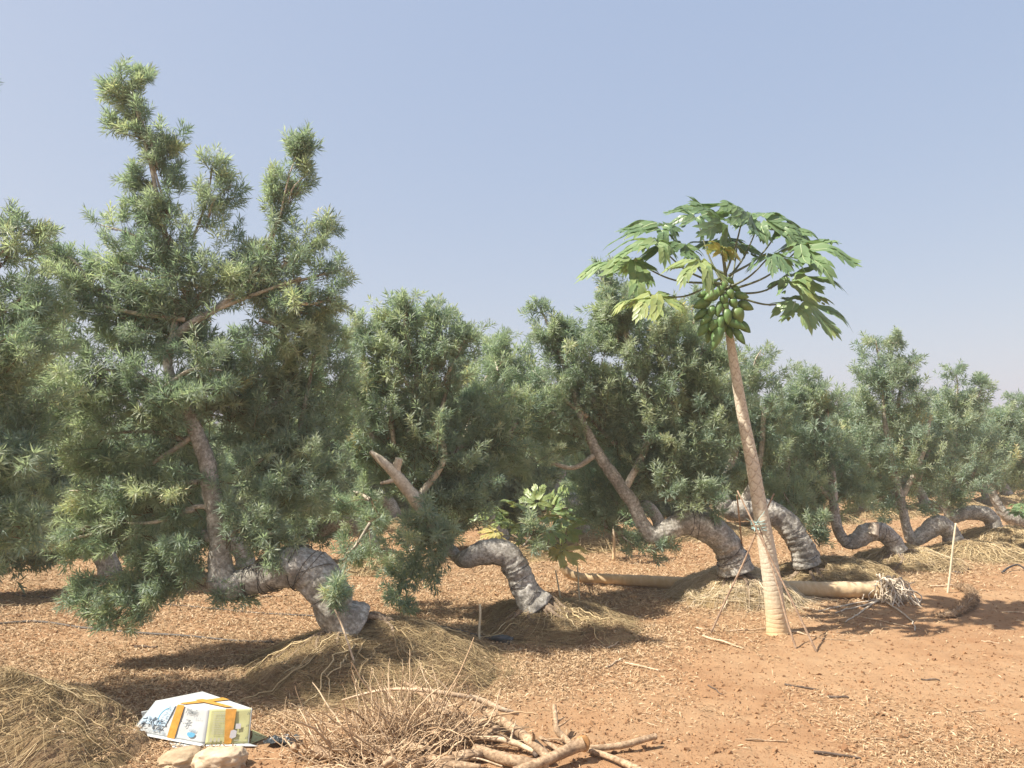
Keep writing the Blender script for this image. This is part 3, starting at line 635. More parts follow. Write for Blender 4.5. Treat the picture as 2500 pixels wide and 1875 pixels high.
same = {}
for o in [o for o in scene.objects if o.get('group') == 'podocarpus trees of the rows behind']: same.setdefault(o['label'], []).append(o)
for lb, os_ in same.items():
    if len(os_) < 2: continue
    os_.sort(key=lambda o: o.location.x/o.location.y); nm = {2: ['left one', 'right one'], 3: ['leftmost', 'middle one', 'rightmost']}.get(len(os_)) or ['leftmost', 'second from left', 'third from left', 'fourth from left', 'fifth from left', 'sixth from left', 'seventh from left', 'eighth from left', 'ninth from left'][:len(os_)]
    for o, q_ in zip(os_, nm): o['label'] = lb.replace('tree in', 'tree (%s of %d) in' % (q_, len(os_))).replace('tree far', 'tree (%s of %d) far' % (q_, len(os_)))
for o in scene.objects:
    if o.get('label') and len(o['label'].split()) > 16: o['label'] = o['label'].replace(' of the photo', '').replace(' of the two-spired tree', ' of the tall tree')
# ------------------------------------------------------------------ papaya leaves
def papaya_leaf(mb, mbv, org, out, nup, R, droop, seed, tint):
    """lobed palmate blade: org attach point, out outward direction, nup normal"""
    r = np.random.default_rng(seed)
    out = nrm(np.array(out, float)); n = np.array(nup, float); n = nrm(n-out*(n@out)); sd = np.cross(out, n)
    V, Fq, Tn = [], [], []; Vv, Fv = [], []; cnt = [0, 0]; lay = [0]; dk = [1.0]
    def shape(p):   # p (..,3): local x side, y out, z small offset -> world
        x, y, z = p[..., 0], p[..., 1], p[..., 2]; q = np.hypot(x, y)/R
        zz = z-droop*R*(q**1.8)*.55*dk[0]+.035*R*np.sin(q*9+seed+np.arctan2(y, x)*3)
        sc = 1-.18*droop*q**2
        return org+sd*(x*sc)[..., None]+out*(y*sc)[..., None]+n*zz[..., None]
    def blade(p0, ang, L, w, curve=0, vein=False, pw=.9):
        K = 8; s = np.linspace(0, 1, K); a = ang+curve*s
        dx = np.sin(a); dy = np.cos(a); px = p0[0]+np.cumsum(dx)*L/K; py = p0[1]+np.cumsum(dy)*L/K
        ww = w*np.sin(np.clip(s*.93+.09, 0, 1)**pw*math.pi)**.8; ww[-1] = 0; ww = ww*(1+.10*np.sin(s*19+ang*7))
        z0 = .0011*(lay[0] % 23); lay[0] += 1
        mid = np.stack([px, py, np.full(K, z0)-.14*ww], -1)
        l = np.stack([px-dy*ww, py+dx*ww, np.full(K, z0)+.12*ww], -1); rr = np.stack([px+dy*ww, py-dx*ww, np.full(K, z0)+.12*ww], -1)
        pts = shape(np.stack([l, mid, rr], 1)).reshape(-1, 3); i = np.arange(K*3).reshape(K, 3)+cnt[0]
        V.append(pts); Fq.append(np.concatenate([np.stack([i[:-1, 0], i[:-1, 1], i[1:, 1], i[1:, 0]], -1), np.stack([i[:-1, 1], i[:-1, 2], i[1:, 2], i[1:, 1]], -1)])); cnt[0] += K*3
        Tn.append(np.full(K*3, np.clip(tint+r.normal(0, .07), 0, 1)))
        if vein:
            vw = .007*R*(1-s*.8)
            for sgn in (1, -1):
                a_ = np.stack([px-dy*vw, py+dx*vw, mid[:, 2]+sgn*.004+.02*0], -1); b_ = np.stack([px+dy*vw, py-dx*vw, mid[:, 2]+sgn*.004], -1)
                pv = shape(np.stack([a_, b_], 1)).reshape(-1, 3); j = np.arange(K*2).reshape(K, 2)+cnt[1]
                Vv.append(pv); Fv.append(np.stack([j[:-1, 0], j[:-1, 1], j[1:, 1], j[1:, 0]], -1)); cnt[1] += K*2
        return px, py, a
    lobes = [(0, 1.0), (.62, .97), (-.62, .97), (1.22, .88), (-1.22, .88), (1.85, .70), (-1.85, .70), (2.5, .48), (-2.5, .48)]
    for a, l in lobes:
        a = a+r.normal(0, .07); l = l*r.uniform(.82, 1.1)*R; dk[0] = r.uniform(.55, 1.5)
        px, py, aa = blade((0, 0), a, l, .118*R*(l/R)**.5, r.normal(0, .2), True, .72)
        for k, (st, fr) in enumerate(((3, .27), (4, .33), (5, .30), (6, .19))):
            for s in (-1, 1):
                if k == 3 and r.random() < .3: continue
                blade((px[st-1], py[st-1]), aa[st]+s*r.uniform(.55, .8), l*fr*r.uniform(.8, 1.15), .052*R*(l/R)**.5*(1-.10*k), -s*.35)
    v = np.concatenate(V); f = np.concatenate(Fq); mb.add(v, f, np.concatenate(Tn), 0)
    mbv.add(np.concatenate(Vv), np.concatenate(Fv), .4, 0)
def add_papaya_leaf(parent, root, org, out, nup, R, droop, seed, tint, pet_r=.008, sag=.1):
    a = MB(); b = MB(); papaya_leaf(a, b, np.array(org), out, nup, R, droop, seed, tint)
    lf = a.build('leaf', M['papaya'], parent); b.build('veins', M['vein'], lf)
    c = MB(); root = np.array(root); org = np.array(org); mid = root*.45+org*.55; mid[2] -= sag*np.linalg.norm(org-root)
    add_limb(c, np.array([[*root, pet_r*1.5], [*mid, pet_r], [*org, pet_r*.75]]), a=.3, n=20, sides=8, bump=.0)
    c.build('petiole', M['petiole'], lf)
    return lf
M['petiole'] = flat('green_petiole', (.13, .15, .085), .5, .4, 30, .3)

DP = float(G(1678, 1368)[1])
def PS(x, y, D): return P(x/K, y/K, D)      # photograph pixels (2500 wide)
pap = thing('papaya_tree', 'standing papaya tree with ringed pale stem and a cluster of green fruit', 'tree', G(1678, 1366))
# stem, with leaf scars as relief and colour
stem_px = [(1681, 1378, 25), (1678, 1352, 22), (1675, 1320, 20.5), (1668, 1260, 19.5), (1656, 1180, 17.5), (1642, 1100, 15.5), (1625, 1000, 14), (1605, 900, 12.5), (1588, 800, 10.5), (1575, 720, 8.5), (1566, 660, 8), (1562, 610, 7)]
q = catmull(px_path(stem_px, DP), 620); c_ = q[:, :3]; rs = q[:, 3]; n_, sd_ = 620, 44
tan = nrm(np.gradient(c_, axis=0)); ux = nrm(np.cross(tan, np.array([0, 1., 0]))); vy = np.cross(tan, ux)
ang = np.arange(sd_)/sd_*2*math.pi; s_ = np.concatenate([[0], np.cumsum(np.linalg.norm(np.diff(c_, axis=0), axis=1))])
S_, A_ = np.meshgrid(s_, ang, indexing='ij')
Ltot = s_[-1]; up = np.clip((S_/Ltot-.18)/.25, 0, 1)
row = S_/.058; rowi = np.floor(row); ph_ = (row-rowi)
a2 = (A_/(2*math.pi)*4+rowi*.5) % 1.0-.5
scar_v = np.abs(ph_-(.28+1.1*np.abs(a2)**1.4*2.0)); scar = np.clip(1-scar_v/.15, 0, 1)*(np.abs(a2) < .47)
ring = np.clip(1-np.abs(((S_+.006*np.sin(A_*2+S_*30))/.040) % 1.0-.5)/.16, 0, 1)*(.5+.5*vn3(np.stack([S_*9, np.cos(A_), np.sin(A_)], -1), 3))
pat = scar*up+ring*(1-up)*.7
jit = fbm(np.stack([S_*30, np.cos(A_)*3, np.sin(A_)*3], -1), 3, 8)
rad = rs[:, None]*(1-.085*pat+.035*jit)
v = c_[:, None]+(ux[:, None]*np.cos(A_)[..., None]+vy[:, None]*np.sin(A_)[..., None])*rad[..., None]
i = np.arange(n_*sd_).reshape(n_, sd_); a = i[:-1]; b = np.roll(a, -1, 1); d = i[1:]; c = np.roll(d, -1, 1)
mesh_np('trunk', v.reshape(-1, 3), np.stack([a, b, c, d], -1).reshape(-1, 4), M['ph_bark'], pap, attrs={'tint': np.clip(pat*(.85+.5*jit), 0, 1).ravel()})
heart = PS(1772, 690, DP)
leaves = [  # attach px (photo), dd, outward, normal, R px, tint, droop
    (1545, 636, 0, (-1, -.25, .05), (-.15, -.5, 1), 150, .42, .75), (1600, 722, -.35, (-.55, -.75, -.2), (-.2, -.7, .8), 128, .60, .95),
    (1616, 553, .15, (-.7, .2, .25), (-.2, -.45, 1), 140, .22, .7), (1600, 590, -.15, (-.8, -.45, .05), (-.2, -.6, 1), 125, .42, .8),
    (1700, 530, .3, (.3, .5, .5), (0, -.6, .9), 115, .16, .5), (1706, 640, -.55, (-.35, -.8, -.15), (0, -.6, .9), 115, .55, .9),
    (1815, 522, -.1, (-.45, -.55, .2), (0, -.75, .75), 145, .25, .8), (1855, 540, .2, (.55, .05, .2), (.1, -.6, .9), 140, .25, .75),
    (1880, 625, -.3, (.2, -.8, -.05), (0, -.5, 1), 92, .15, .8), (1957, 602, 0, (.95, -.25, .1), (.15, -.5, .9), 158, .30, .75),
    (1925, 678, .1, (.5, -.3, .1), (.1, -.6, .9), 118, .42, .7), (1943, 737, -.1, (.85, -.25, .0), (.15, -.6, .9), 140, .42, .72),
    (1762, 548, -.2, (-.3, -.5, .25), (0, -.8, .6), 135, .28, .7), (1668, 600, .1, (-.6, -.3, .1), (-.1, -.6, .9), 112, .25, .8), (1905, 560, .2, (.6, .2, .25), (.1, -.6, .9), 118, .30, .8),
    (1765, 590, .45, (-.1, .8, .3), (0, -.6, .9), 120, .15, .6), (1762, 612, -.3, (-.1, -.6, .25), (0, -.7, .6), 66, .78, .7), (1800, 600, .2, (.4, .6, .3), (0, -.5, .9), 100, .12, .6)]
for k, (x, y, dd, out, nu, R, ti, dr_) in enumerate(leaves):
    D = DP+dd; lf = add_papaya_leaf(pap, heart+np.array([rng.normal(0, .02), rng.normal(0, .02), rng.uniform(-.12, .08)]), PS(x, y, D), out, nu, R*1.14*D/F, dr_*1.15, 300+k, ti, .0085, .10)
    if ti > .7: lf['label'] = 'yellowing lobed leaf'
# fruit: zoomed px (1350+x/2.765, 450+y/2.765), length, width, tilt
fr = [(1080, 750, 105, 78, 60), (1130, 715, 70, 58, 20), (1155, 770, 66, 64, 0), (1195, 735, 70, 60, -20), (1260, 750, 90, 58, -75), (1018, 800, 125, 76, 65), (1075, 850, 74, 58, 30), (1122, 828, 96, 48, 12), (1166, 815, 52, 44, 0),
      (1216, 795, 72, 62, -20), (1290, 815, 100, 68, -60), (1008, 872, 110, 62, 55), (1045, 903, 110, 56, 50), (1176, 880, 104, 66, 0), (1245, 872, 104, 92, -15), (1022, 965, 118, 74, 38), (1085, 945, 84, 64, 28), (1133, 920, 96, 52, 10),
      (1222, 940, 120, 62, -62), (1285, 955, 96, 60, -40), (1112, 1012, 190, 78, 24), (1252, 1015, 118, 54, -28), (1070, 692, 76, 40, 70), (1080, 656, 66, 36, 75), (1020, 742, 80, 50, 70), (1162, 668, 60, 42, 10), (1196, 648, 54, 36, -40), (1110, 868, 44, 36, 0),
      (1060, 1000, 120, 60, 20), (1190, 985, 90, 55, -10), (1150, 940, 90, 60, 0), (1230, 700, 66, 44, -50)]
def fruit_mesh(L, W):
    ns, na = 16, 16; s = np.linspace(0, 1, ns); rr = W/2*np.sin(math.pi*s**.82)**.72*(1-.12*s); z = -L*s
    a = np.arange(na)/na*2*math.pi; rib = 1+.02*np.cos(a*5)
    v = np.stack([rr[:, None]*np.cos(a)*rib, rr[:, None]*np.sin(a)*rib, np.broadcast_to(z[:, None], (ns, na))], -1)
    i = np.arange(ns*na).reshape(ns, na); A = i[:-1]; B = np.roll(A, -1, 1); Dd = i[1:]; Cc = np.roll(Dd, -1, 1)
    return v.reshape(-1, 3), np.stack([A, Dd, Cc, B], -1).reshape(-1, 4)
for k, (x, y, L, W, tl) in enumerate(fr):
    X_, Y_ = 1350+x/2.765, 450+y/2.765; off = (x-1150)/180.0; dep = -.155*math.sqrt(max(0, 1-min(1, abs(off))**2))*(1 if k < 28 else .3)
    D = DP+dep-.02; m_ = D/F/2.765; cpos = PS(X_, Y_, D)
    v, f = fruit_mesh(L*m_*1.22, W*m_*1.06); v[:, 2] += L*m_/2
    R_ = Matrix.Rotation(math.radians(tl), 3, 'Y') @ Matrix.Rotation(math.radians(-14), 3, 'X')
    v = v@np.array(R_).T+cpos
    o = mesh_np('fruit', v, f, M['fruit'], pap, attrs={'tint': np.full(len(v), rng.uniform(0, .6) if x > 1180 and y < 900 else rng.uniform(0, .25))})
# twine round the stem and poles propping it
tw_c = P(1641, 1132, DP)
mb = MB()
for k in range(7):
    th = np.linspace(0, 2*math.pi, 26); rr = 17.2*mpp(DP)+.003*rng.random(); z = tw_c[2]+rng.uniform(-.05, .05)+rng.uniform(-.02, .02)*np.cos(th)
    xx = tw_c[0]-(z-tw_c[2])*.18
    v, qd = tubes(np.stack([xx+rr*np.cos(th), tw_c[1]+rr*np.sin(th), z], -1)[None], np.full((1, 26), .003), 5); mb.add(v, qd)
for e in ((1612, 1120), (1652, 1105), (1630, 1148)):
    p0 = P(1630, 1138, DP-.1); p1 = P(*e, DP-.13)
    v, qd = tubes(np.stack([p0, (p0+p1)/2+[0, 0, .01], p1])[None], np.full((1, 3), .0028), 5); mb.add(v, qd)
tag(mb.build('twine', M['twine'], None), 'pale blue-green twine wound round the standing papaya stem', 'twine')
def stick(name, label, cat, a, b, r0, r1, mat, group=None, seed=1, wob=.006, n=24, sides=8, mids=None):
    a = np.array(a, float); b = np.array(b, float); r = np.random.default_rng(seed)
    pts = [[*a, r0]]; ms = mids if mids is not None else [a+(b-a)*t+r.normal(0, wob, 3) for t in (.25, .5, .75)]
    for k, m in enumerate(ms): pts.append([*m, r0+(r1-r0)*(k+1)/(len(ms)+1)])
    pts.append([*b, r1]); mb = MB(); add_limb(mb, np.array(pts), n=n, sides=sides, bump=.04, seed=seed)
    return tag(mb.build(name, mat), label, cat, group)
def GS(u, v, z=0.0):
    g = G(u, v); g[2] = float(ground_h(np.array([g[0]]), np.array([g[1]]))[0])+z; return g
PR = 'thin poles propping the papaya'
M['pole'] = bark('brown_pole', (.20, .13, .09), (.36, .26, .18), (.5, .38, .28), 50, .3, .003)
for k, (a, b, lb) in enumerate([
    (GS(1535, 1371), P(1672, 1066, DP+.05), 'long brown pole slanting from lower left up past the papaya stem'),
    (GS(1722, 1402, -.03), P(1641, 1140, DP-.14), 'brown pole crossing in front of the papaya stem down to the right'),
    (GS(1768, 1410, -.03)*[1, 1, 1], P(1593, 1060, DP-.12), 'longest slanting pole, its top end left of the papaya stem'),
    (GS(1612, 1270), P(1592, 1070, DP+.5), 'short upright pole just behind the papaya stem')]):
    stick('prop_pole', lb, 'pole', a, b, .0095, .007, M['pole'], PR, 40+k, .004)

# ------------------------------------------------------------------ fallen papaya with upturned leafy tip and bare roots
fa = thing('papaya_tree', 'fallen papaya behind the golden root mound, bare roots right, leafy upturned tip left', 'tree', G(1560, 1275))
rt = G(1905, 1296); tp = G(1240, 1262)
pts = [[rt[0]+.02, rt[1], .105, .088], [rt[0]-.6, rt[1]+.05, .10, .083], [rt[0]-1.5, rt[1]+.35, .09, .075], [rt[0]-2.4, rt[1]+.72, .08, .066], [tp[0]+.35, tp[1]-.05, .075, .058], [tp[0]+.05, tp[1], .085, .054], [tp[0]-.10, tp[1], .16, .048], [tp[0]-.16, tp[1]-.02, .30, .04], [tp[0]-.16, tp[1]-.05, .5, .03]]
mb = MB(); add_limb(mb, np.array(pts), n=300, sides=30, bump=.05, freq=16, fold=.03, seed=71)
tr_ = mb.build('trunk', M['ph_bark'], fa); 
tv = len(tr_.data.vertices); 
tr_.data.attributes['tint'].data.foreach_set('value', np.clip(.30+.9*fbm(np.array([v.co for v in tr_.data.vertices])*[40, 12, 12], 4, 4), 0, .75).astype(np.float32))
r = np.random.default_rng(72); mb = MB()
c0 = np.array([rt[0], rt[1], .11])
for k in range(100):
    a = r.uniform(0, 2*math.pi); st = c0+np.array([r.uniform(-.05, .04), .08*math.cos(a), .08*math.sin(a)])
    d = np.array([r.uniform(-.10, .20), -abs(math.cos(a))*.12-.03+r.normal(0, .05), r.uniform(-.03, .10)])
    L = r.uniform(.2, .55); m1 = st+d*.9+r.normal(0, .02, 3); e = m1+np.array([r.normal(.02, .12), r.normal(-.08, .08), 0]); 
    e[2] = r.uniform(0, .03) if k % 7 else r.uniform(.1, .25); m2 = (m1+e)/2+np.array([r.normal(0, .04), r.normal(0, .04), r.uniform(.0, .03)])
    pth = np.array([[*st, 0], [*m1, 0], [*m2, 0], [*e, 0]]); pth = catmull(pth, 12)[:, :3]; pth[:, 2] = np.maximum(pth[:, 2], .006)
    v, qd = tubes(pth[None], (r.uniform(.006, .0125)*np.linspace(1, .5, 12))[None], 6); mb.add(v, qd)
for e in ((1950, 1250), (1945, 1262), (1932, 1243), (1938, 1270), (1925, 1255)):     # roots sticking up to the right
    ee = P(*e, rt[1]-.03); pth = np.array([[*(c0+r.normal(0, .03, 3)), .013], [*((c0+ee)/2+r.normal(0, .02, 3)), .011], [*ee, .008]])
    v, f, t_ = limb(pth, 8, 14, .06, seed=int(e[0])); mb.add(v, f)
for e in ((1985, 1365, .0), (1750, 1320, 0), (1830, 1345, 0), (1800, 1325, 0)):
    ee = GS(e[0], e[1], .008); mid_ = (c0+ee)/2+np.array([r.normal(0, .06), r.normal(0, .06), 0]); mid_[2] = .02
    pth = catmull(np.array([[*c0, .01], [c0[0]+(.06 if ee[0] > c0[0] else -.05), c0[1]-.1, .04, .009], [*mid_, .008], [*ee, .005]]), 18)
    pth[:, :2] += np.cumsum(r.normal(0, .012, (18, 2)), 0)*np.linspace(0, 1, 18)[:, None]
    v, qd = tubes(pth[None, :, :3], pth[None, :, 3], 6); mb.add(v, qd)
mb.build('roots', M['root_pale'], fa)
tip = np.array(pts[-1][:3])
for k, (u, v_, dd, out, nu, R, ti, dr_) in enumerate([
    (1075, 1105, -.3, (-.8, -.4, .1), (-.2, -.5, .9), 68, .35, .7), (1135, 1100, -.2, (-.3, -.6, .3), (0, -.6, .9), 66, .35, .7), (1195, 1098, .1, (.3, -.3, .6), (0, -.6, .9), 62, .30, .6),
    (1212, 1120, -.3, (.2, -.8, .0), (.1, -.6, .9), 62, .3, .7), (1190, 1150, -.5, (.1, -.8, -.2), (0, -.6, .9), 56, .35, .8), (1070, 1150, -.1, (-.6, -.6, .0), (0, -.6, .9), 50, .75, .8),
    (1215, 1190, -.5, (.8, -.5, .0), (.2, -.6, .9), 68, .72, .8), (1240, 1110, .1, (.7, -.1, .2), (.1, -.5, .9), 56, .25, .7), (1130, 1140, -.4, (-.4, -.6, .0), (0, -.6, .9), 54, .4, .7), (1150, 1172, -.3, (-.3, -.6, .1), (-.1, -.6, .8), 50, .45, .7), (1100, 1128, -.35, (-.5, -.5, .2), (-.3, -.6, .8), 52, .4, .7), (1168, 1125, -.4, (.0, -.7, .3), (-.2, -.7, .7), 58, .38, .7), (1225, 1140, -.2, (.6, -.4, .2), (.0, -.7, .7), 54, .35, .7), (1160, 1085, .1, (-.1, .2, .6), (-.2, -.8, .5), 50, .3, .5), (1205, 1185, -.35, (-.2, -.8, -.3), (-.1, -.8, .6), 40, .65, .8)]):
    D = tip[1]+dd*2-.3; add_papaya_leaf(fa, tip+r.normal(0, .015, 3)-[0, 0, .1*r.random()], P(u, v_, D), out, nu, R*mpp(D)*1.02, dr_*.8, 400+k, ti+.2, .006, .02)  # tint raised so leaves lying in tree shade look sunlit
# young papaya plants further back
for j, (u, v_, D, lbl) in enumerate([(1325, 1150, 11.5, 'low young papaya plant in the shade under the tree left of the golden mound'), (2250, 1150, 12.5, 'leafy young papaya plant at the right edge of the photo')]):
    g = G(u, v_); g = np.array([P(u, v_, D)[0], D, 0.0]); t = thing('young_papaya', lbl, 'plant', g)
    mb = MB(); add_limb(mb, np.array([[*g, .025], [g[0]+.01, g[1], .3, .02], [g[0], g[1], .5, .014]]), a=.1, n=20, sides=10); mb.build('stem', M['ph_bark'], t)
    hh = np.array([g[0], g[1], .5])
    for k in range(8):
        a = k*2.4+j; o_ = np.array([math.cos(a), math.sin(a), .25]); add_papaya_leaf(t, hh, hh+o_*r.uniform(.22, .38)+[0, 0, r.uniform(0, .25)], o_, (o_[0]*-.3, o_[1]*-.3-.4, 1), .24, .7, 500+k+20*j, .15 if j == 0 else .3, .006, .0)

# ------------------------------------------------------------------ stakes
ST = 'pale marker stakes along the row'
for k, (a, b, lb, rr) in enumerate([
    ((884, 1358), (875, 1264), 'thin pale stake right of the thick arched trunk', .009), ((1035, 1399), (1037, 1306), 'shortest and nearest pale stake, on bare ground between two mounds', .011),
    ((1212, 1292), (1200, 1232), 'slanting pale stake in front of the fallen papaya tip', .009), ((1252, 1300), (1247, 1226), 'upright pale stake in front of the fallen papaya stem', .009),
    ((2047, 1284), (2065, 1130), 'tall leaning pale stake at the right, beside the small root mounds', .013), ((1906, 1290), (1908, 1238), 'short pale stake standing behind the fallen papaya roots', .008)]):
    g = GS(*a, -.02) if k not in (5,) else GS(1906, 1266, -.02); stick('stake', lb, 'stake', g, P(b[0], b[1], g[1]), rr, rr*.85, M['stake'], ST, 60+k, .003)
d1 = MC[1][1]-.35
stick('stick', 'crooked pale stick standing against the front of the largest root mound', 'stick', P(800, 1512, d1-.35), P(723, 1316, d1), .010, .0055, M['dead_pale'], None, 9, .01, mids=[P(775, 1460, d1-.25), P(757, 1405, d1-.12), P(738, 1350, d1)])

# ------------------------------------------------------------------ hoses on the ground
def hose(label, pts, r, mat, seed):
    path = np.array([[*GS(u, v, r*.9), r] for u, v in pts]); mb = MB(); add_limb(mb, path, n=90, sides=8, bump=.05, seed=seed)
    return tag(mb.build('drip_hose', mat), label, 'hose', None)
hose('grey drip hose lying behind the root mound of the tallest tree', [(-120, 1365), (60, 1345), (180, 1358), (290, 1368), (400, 1377), (500, 1385), (590, 1392)], .011, M['hose'], 1)
hose('thin grey hose on sunlit litter beneath the arched trunk', [(-100, 1270), (60, 1290), (230, 1300), (420, 1312), (560, 1325), (700, 1335)], .008, M['hose'], 2)
hose('black hose running past the foot of the short stake', [(885, 1352), (930, 1355), (985, 1362), (1035, 1376), (1075, 1385), (1100, 1392)], .014, M['hose_black'], 3)
hose('thin black hose curving round the far golden mound to the right of the papaya', [(1730, 1243), (1800, 1236), (1900, 1236), (1985, 1233), (2080, 1240)], .012, M['hose_black'], 4)
mb = MB(); g = GS(1085, 1386, .02); add_limb(mb, np.array([[g[0]-.09, g[1]+.02, g[2]+.01, .018], [g[0], g[1], g[2]+.012, .034], [g[0]+.09, g[1]-.02, g[2]+.005, .024]]), n=24, sides=12, bump=.12, freq=20)
tag(mb.build('hose_valve', M['plastic']), 'lumpy black fitting at the end of the black hose', 'fitting')
stick('dark_arc', '', '', GS(2165, 1240, .02), GS(2222, 1243, .02), .014, .010, M['hose_black'], None, 5, mids=[GS(2180, 1234, .05), GS(2198, 1232, .07), GS(2210, 1234, .05)])
o = bpy.data.objects['dark_arc']; o.name = 'bark_strip'; tag(o, 'black curved strip between the tall stake and the far right mound', 'strip')
# curled shaggy stalk on the right
cs = [GS(2026, 1337, .02), GS(2052, 1335, .035), GS(2080, 1325, .045), GS(2098, 1308, .05), GS(2098, 1292, .05), GS(2080, 1281, .04), GS(2068, 1274, .03)]
mb = MB(); cc = catmull(np.array([[*p, w_] for p, w_ in zip(cs, (.018, .032, .04, .042, .04, .034, .024))]), 60)
add_limb(mb, cc[::4], n=60, sides=14, bump=.12, freq=22, seed=3)
st_ = cc[r.integers(0, 60, 2600)]; dirs = nrm(r.normal(size=(2600, 3))+[.2, 0, .3]); e_ = st_[:, :3]+dirs*(st_[:, 3:4]*r.uniform(1.15, 2.2, (2600, 1))); e_[:, 2] = np.maximum(e_[:, 2], .01)
v, qd = tubes(np.stack([st_[:, :3], (st_[:, :3]+e_)/2, e_], 1), np.array([[.004, .003, .0015]]), 3); mb.add(v, qd)
tag(mb.build('dry_stalk', M['dead']), 'curled shaggy dry stalk lying in a hook on open soil at right', 'stalk')

# ------------------------------------------------------------------ carton
def Q(x, y, z):     # photograph px at height z
    return G(x/K, y/K, z)
H = .195
A = Q(512.5, 1730.5, H); B = Q(616, 1729.5, H); Cc_ = Q(494, 1688, H+.004); E = Q(380, 1711, H-.002)
a0 = Q(500.5, 1817, .022); b0 = Q(608, 1814, .022); e0 = Q(322, 1784, .03); c0_ = np.array([b0[0]-(a0[0]-e0[0])*.55-.17, b0[1]+.34, .015]); e00 = e0.copy(); 
box = thing('carton', 'upturned white carton with amber tape and a yellow end, lying on the soil', 'carton', (float(a0[0]), float(a0[1]), 0))
def panel(mb, p00, p10, p11, p01, mi=0, th=.004, n=16, warp=.004, seed=0):
    """quad sheet p00(left bottom) p10(right bottom) p11 p01 with thickness"""
    s, t = np.meshgrid(np.linspace(0, 1, n), np.linspace(0, 1, n), indexing='ij')
    pt = bil(p00, p10, p11, p01, s, t); nn_ = nrm(np.cross(np.array(p10)-p00, np.array(p01)-p00))
    wz = warp*vn3(np.stack([s*3, t*3, s*0+seed], -1), seed)*(s*(1-s)*t*(1-t)*16)
    f1 = pt+nn_*wz[..., None]; b1 = f1-nn_*th
    v = np.concatenate([f1.reshape(-1, 3), b1.reshape(-1, 3)]); i = np.arange(n*n).reshape(n, n)
    f = np.stack([i[:-1, :-1], i[1:, :-1], i[1:, 1:], i[:-1, 1:]], -1).reshape(-1, 4)
    fb = f[:, ::-1]+n*n; rim = np.concatenate([i[:, 0], i[-1, 1:], i[-2::-1, -1], i[0, -2:0:-1]]); rn = np.roll(rim, -1)
    fr_ = np.stack([rim, rim+n*n, rn+n*n, rn], -1)
    mb.add(v, np.concatenate([f, fb, fr_]), 0, mi)
def bil(p00, p10, p11, p01, s, t):
    s = np.asarray(s)[..., None]; t = np.asarray(t)[..., None]
    return np.array(p00)*(1-s)*(1-t)+np.array(p10)*s*(1-t)+np.array(p11)*s*t+np.array(p01)*(1-s)*t
def decal(mb, quad, poly, off=.0068, mi=0):
    p = np.array(poly, float); nn_ = nrm(np.cross(np.array(quad[1])-quad[0], np.array(quad[3])-quad[0])); v = bil(*quad, p[:, 0], p[:, 1])+nn_*off
    mb.add(v, np.arange(len(p))[None], 0, mi)
def strip(mb, quad, s0, t0, s1, t1, n=12, off=.0055, mi=0):
    """rectangular tape s0..s1, t0..t1 following the face"""
    s, t = np.meshgrid(np.linspace(s0, s1, n), np.linspace(t0, t1, n), indexing='ij'); nn_ = nrm(np.cross(np.array(quad[1])-quad[0], np.array(quad[3])-quad[0]))
    v = bil(*quad, s, t)+nn_*off; i = np.arange(n*n).reshape(n, n)
    mb.add(v.reshape(-1, 3), np.stack([i[:-1, :-1], i[1:, :-1], i[1:, 1:], i[:-1, 1:]], -1).reshape(-1, 4), 0, mi)
left_q = (e0, a0, A, E); right_q = (a0, b0, B, A); top_q = (E, A, B, Cc_)
mb = MB(); panel(mb, *left_q, seed=1, warp=.006); mb.build('side_panel', M['carton'], box)
mb = MB(); panel(mb, *right_q, seed=2); tag(mb.build('end_panel', M['carton_yellow'], box), 'pale yellow end panel')
mb = MB(); panel(mb, *top_q, seed=3); mb.build('top_panel', M['carton'], box)
mb = MB(); panel(mb, b0, c0_, Cc_, B, seed=4); mb.build('side_panel', M['carton'], box)
mb = MB(); panel(mb, c0_, e0, E, Cc_, seed=5); mb.build('end_panel', M['carton'], box)
# flaps spread on the ground
mb = MB(); panel(mb, Q(312, 1786, .036)+[-.015, -.0, 0], Q(498, 1822, .016), a0+[0, 0, .001], e0+[.0, .0, .001], seed=6); mb.build('flap', M['carton'], box)
mb = MB(); panel(mb, Q(503, 1820, .018)+[0, -.004, 0], Q(630, 1821, .02), b0+[.0, .0, -.002], a0+[.006, 0, -.003], seed=7); mb.build('flap', M['carton'], box)
mb = MB(); f1 = Q(654, 1799, .012); panel(mb, b0+[.004, .0, -.004], f1, Q(612, 1784, .02)+[0, .02, 0], b0+[-.02, .12, .0], seed=8); mb.build('flap', M['carton_yellow'], box)
mb = MB(); panel(mb, Q(345, 1738, .10), Q(352, 1768, .03), Q(385, 1755, .05), Q(370, 1733, .11), seed=9); mb.build('flap', M['carton'], box)
mb = MB(); panel(mb, Q(414, 1813, .012), Q(424, 1828, .006), Q(492, 1830, .006), Q(490, 1818, .012), seed=10); mb.build('flap', M['carton'], box)
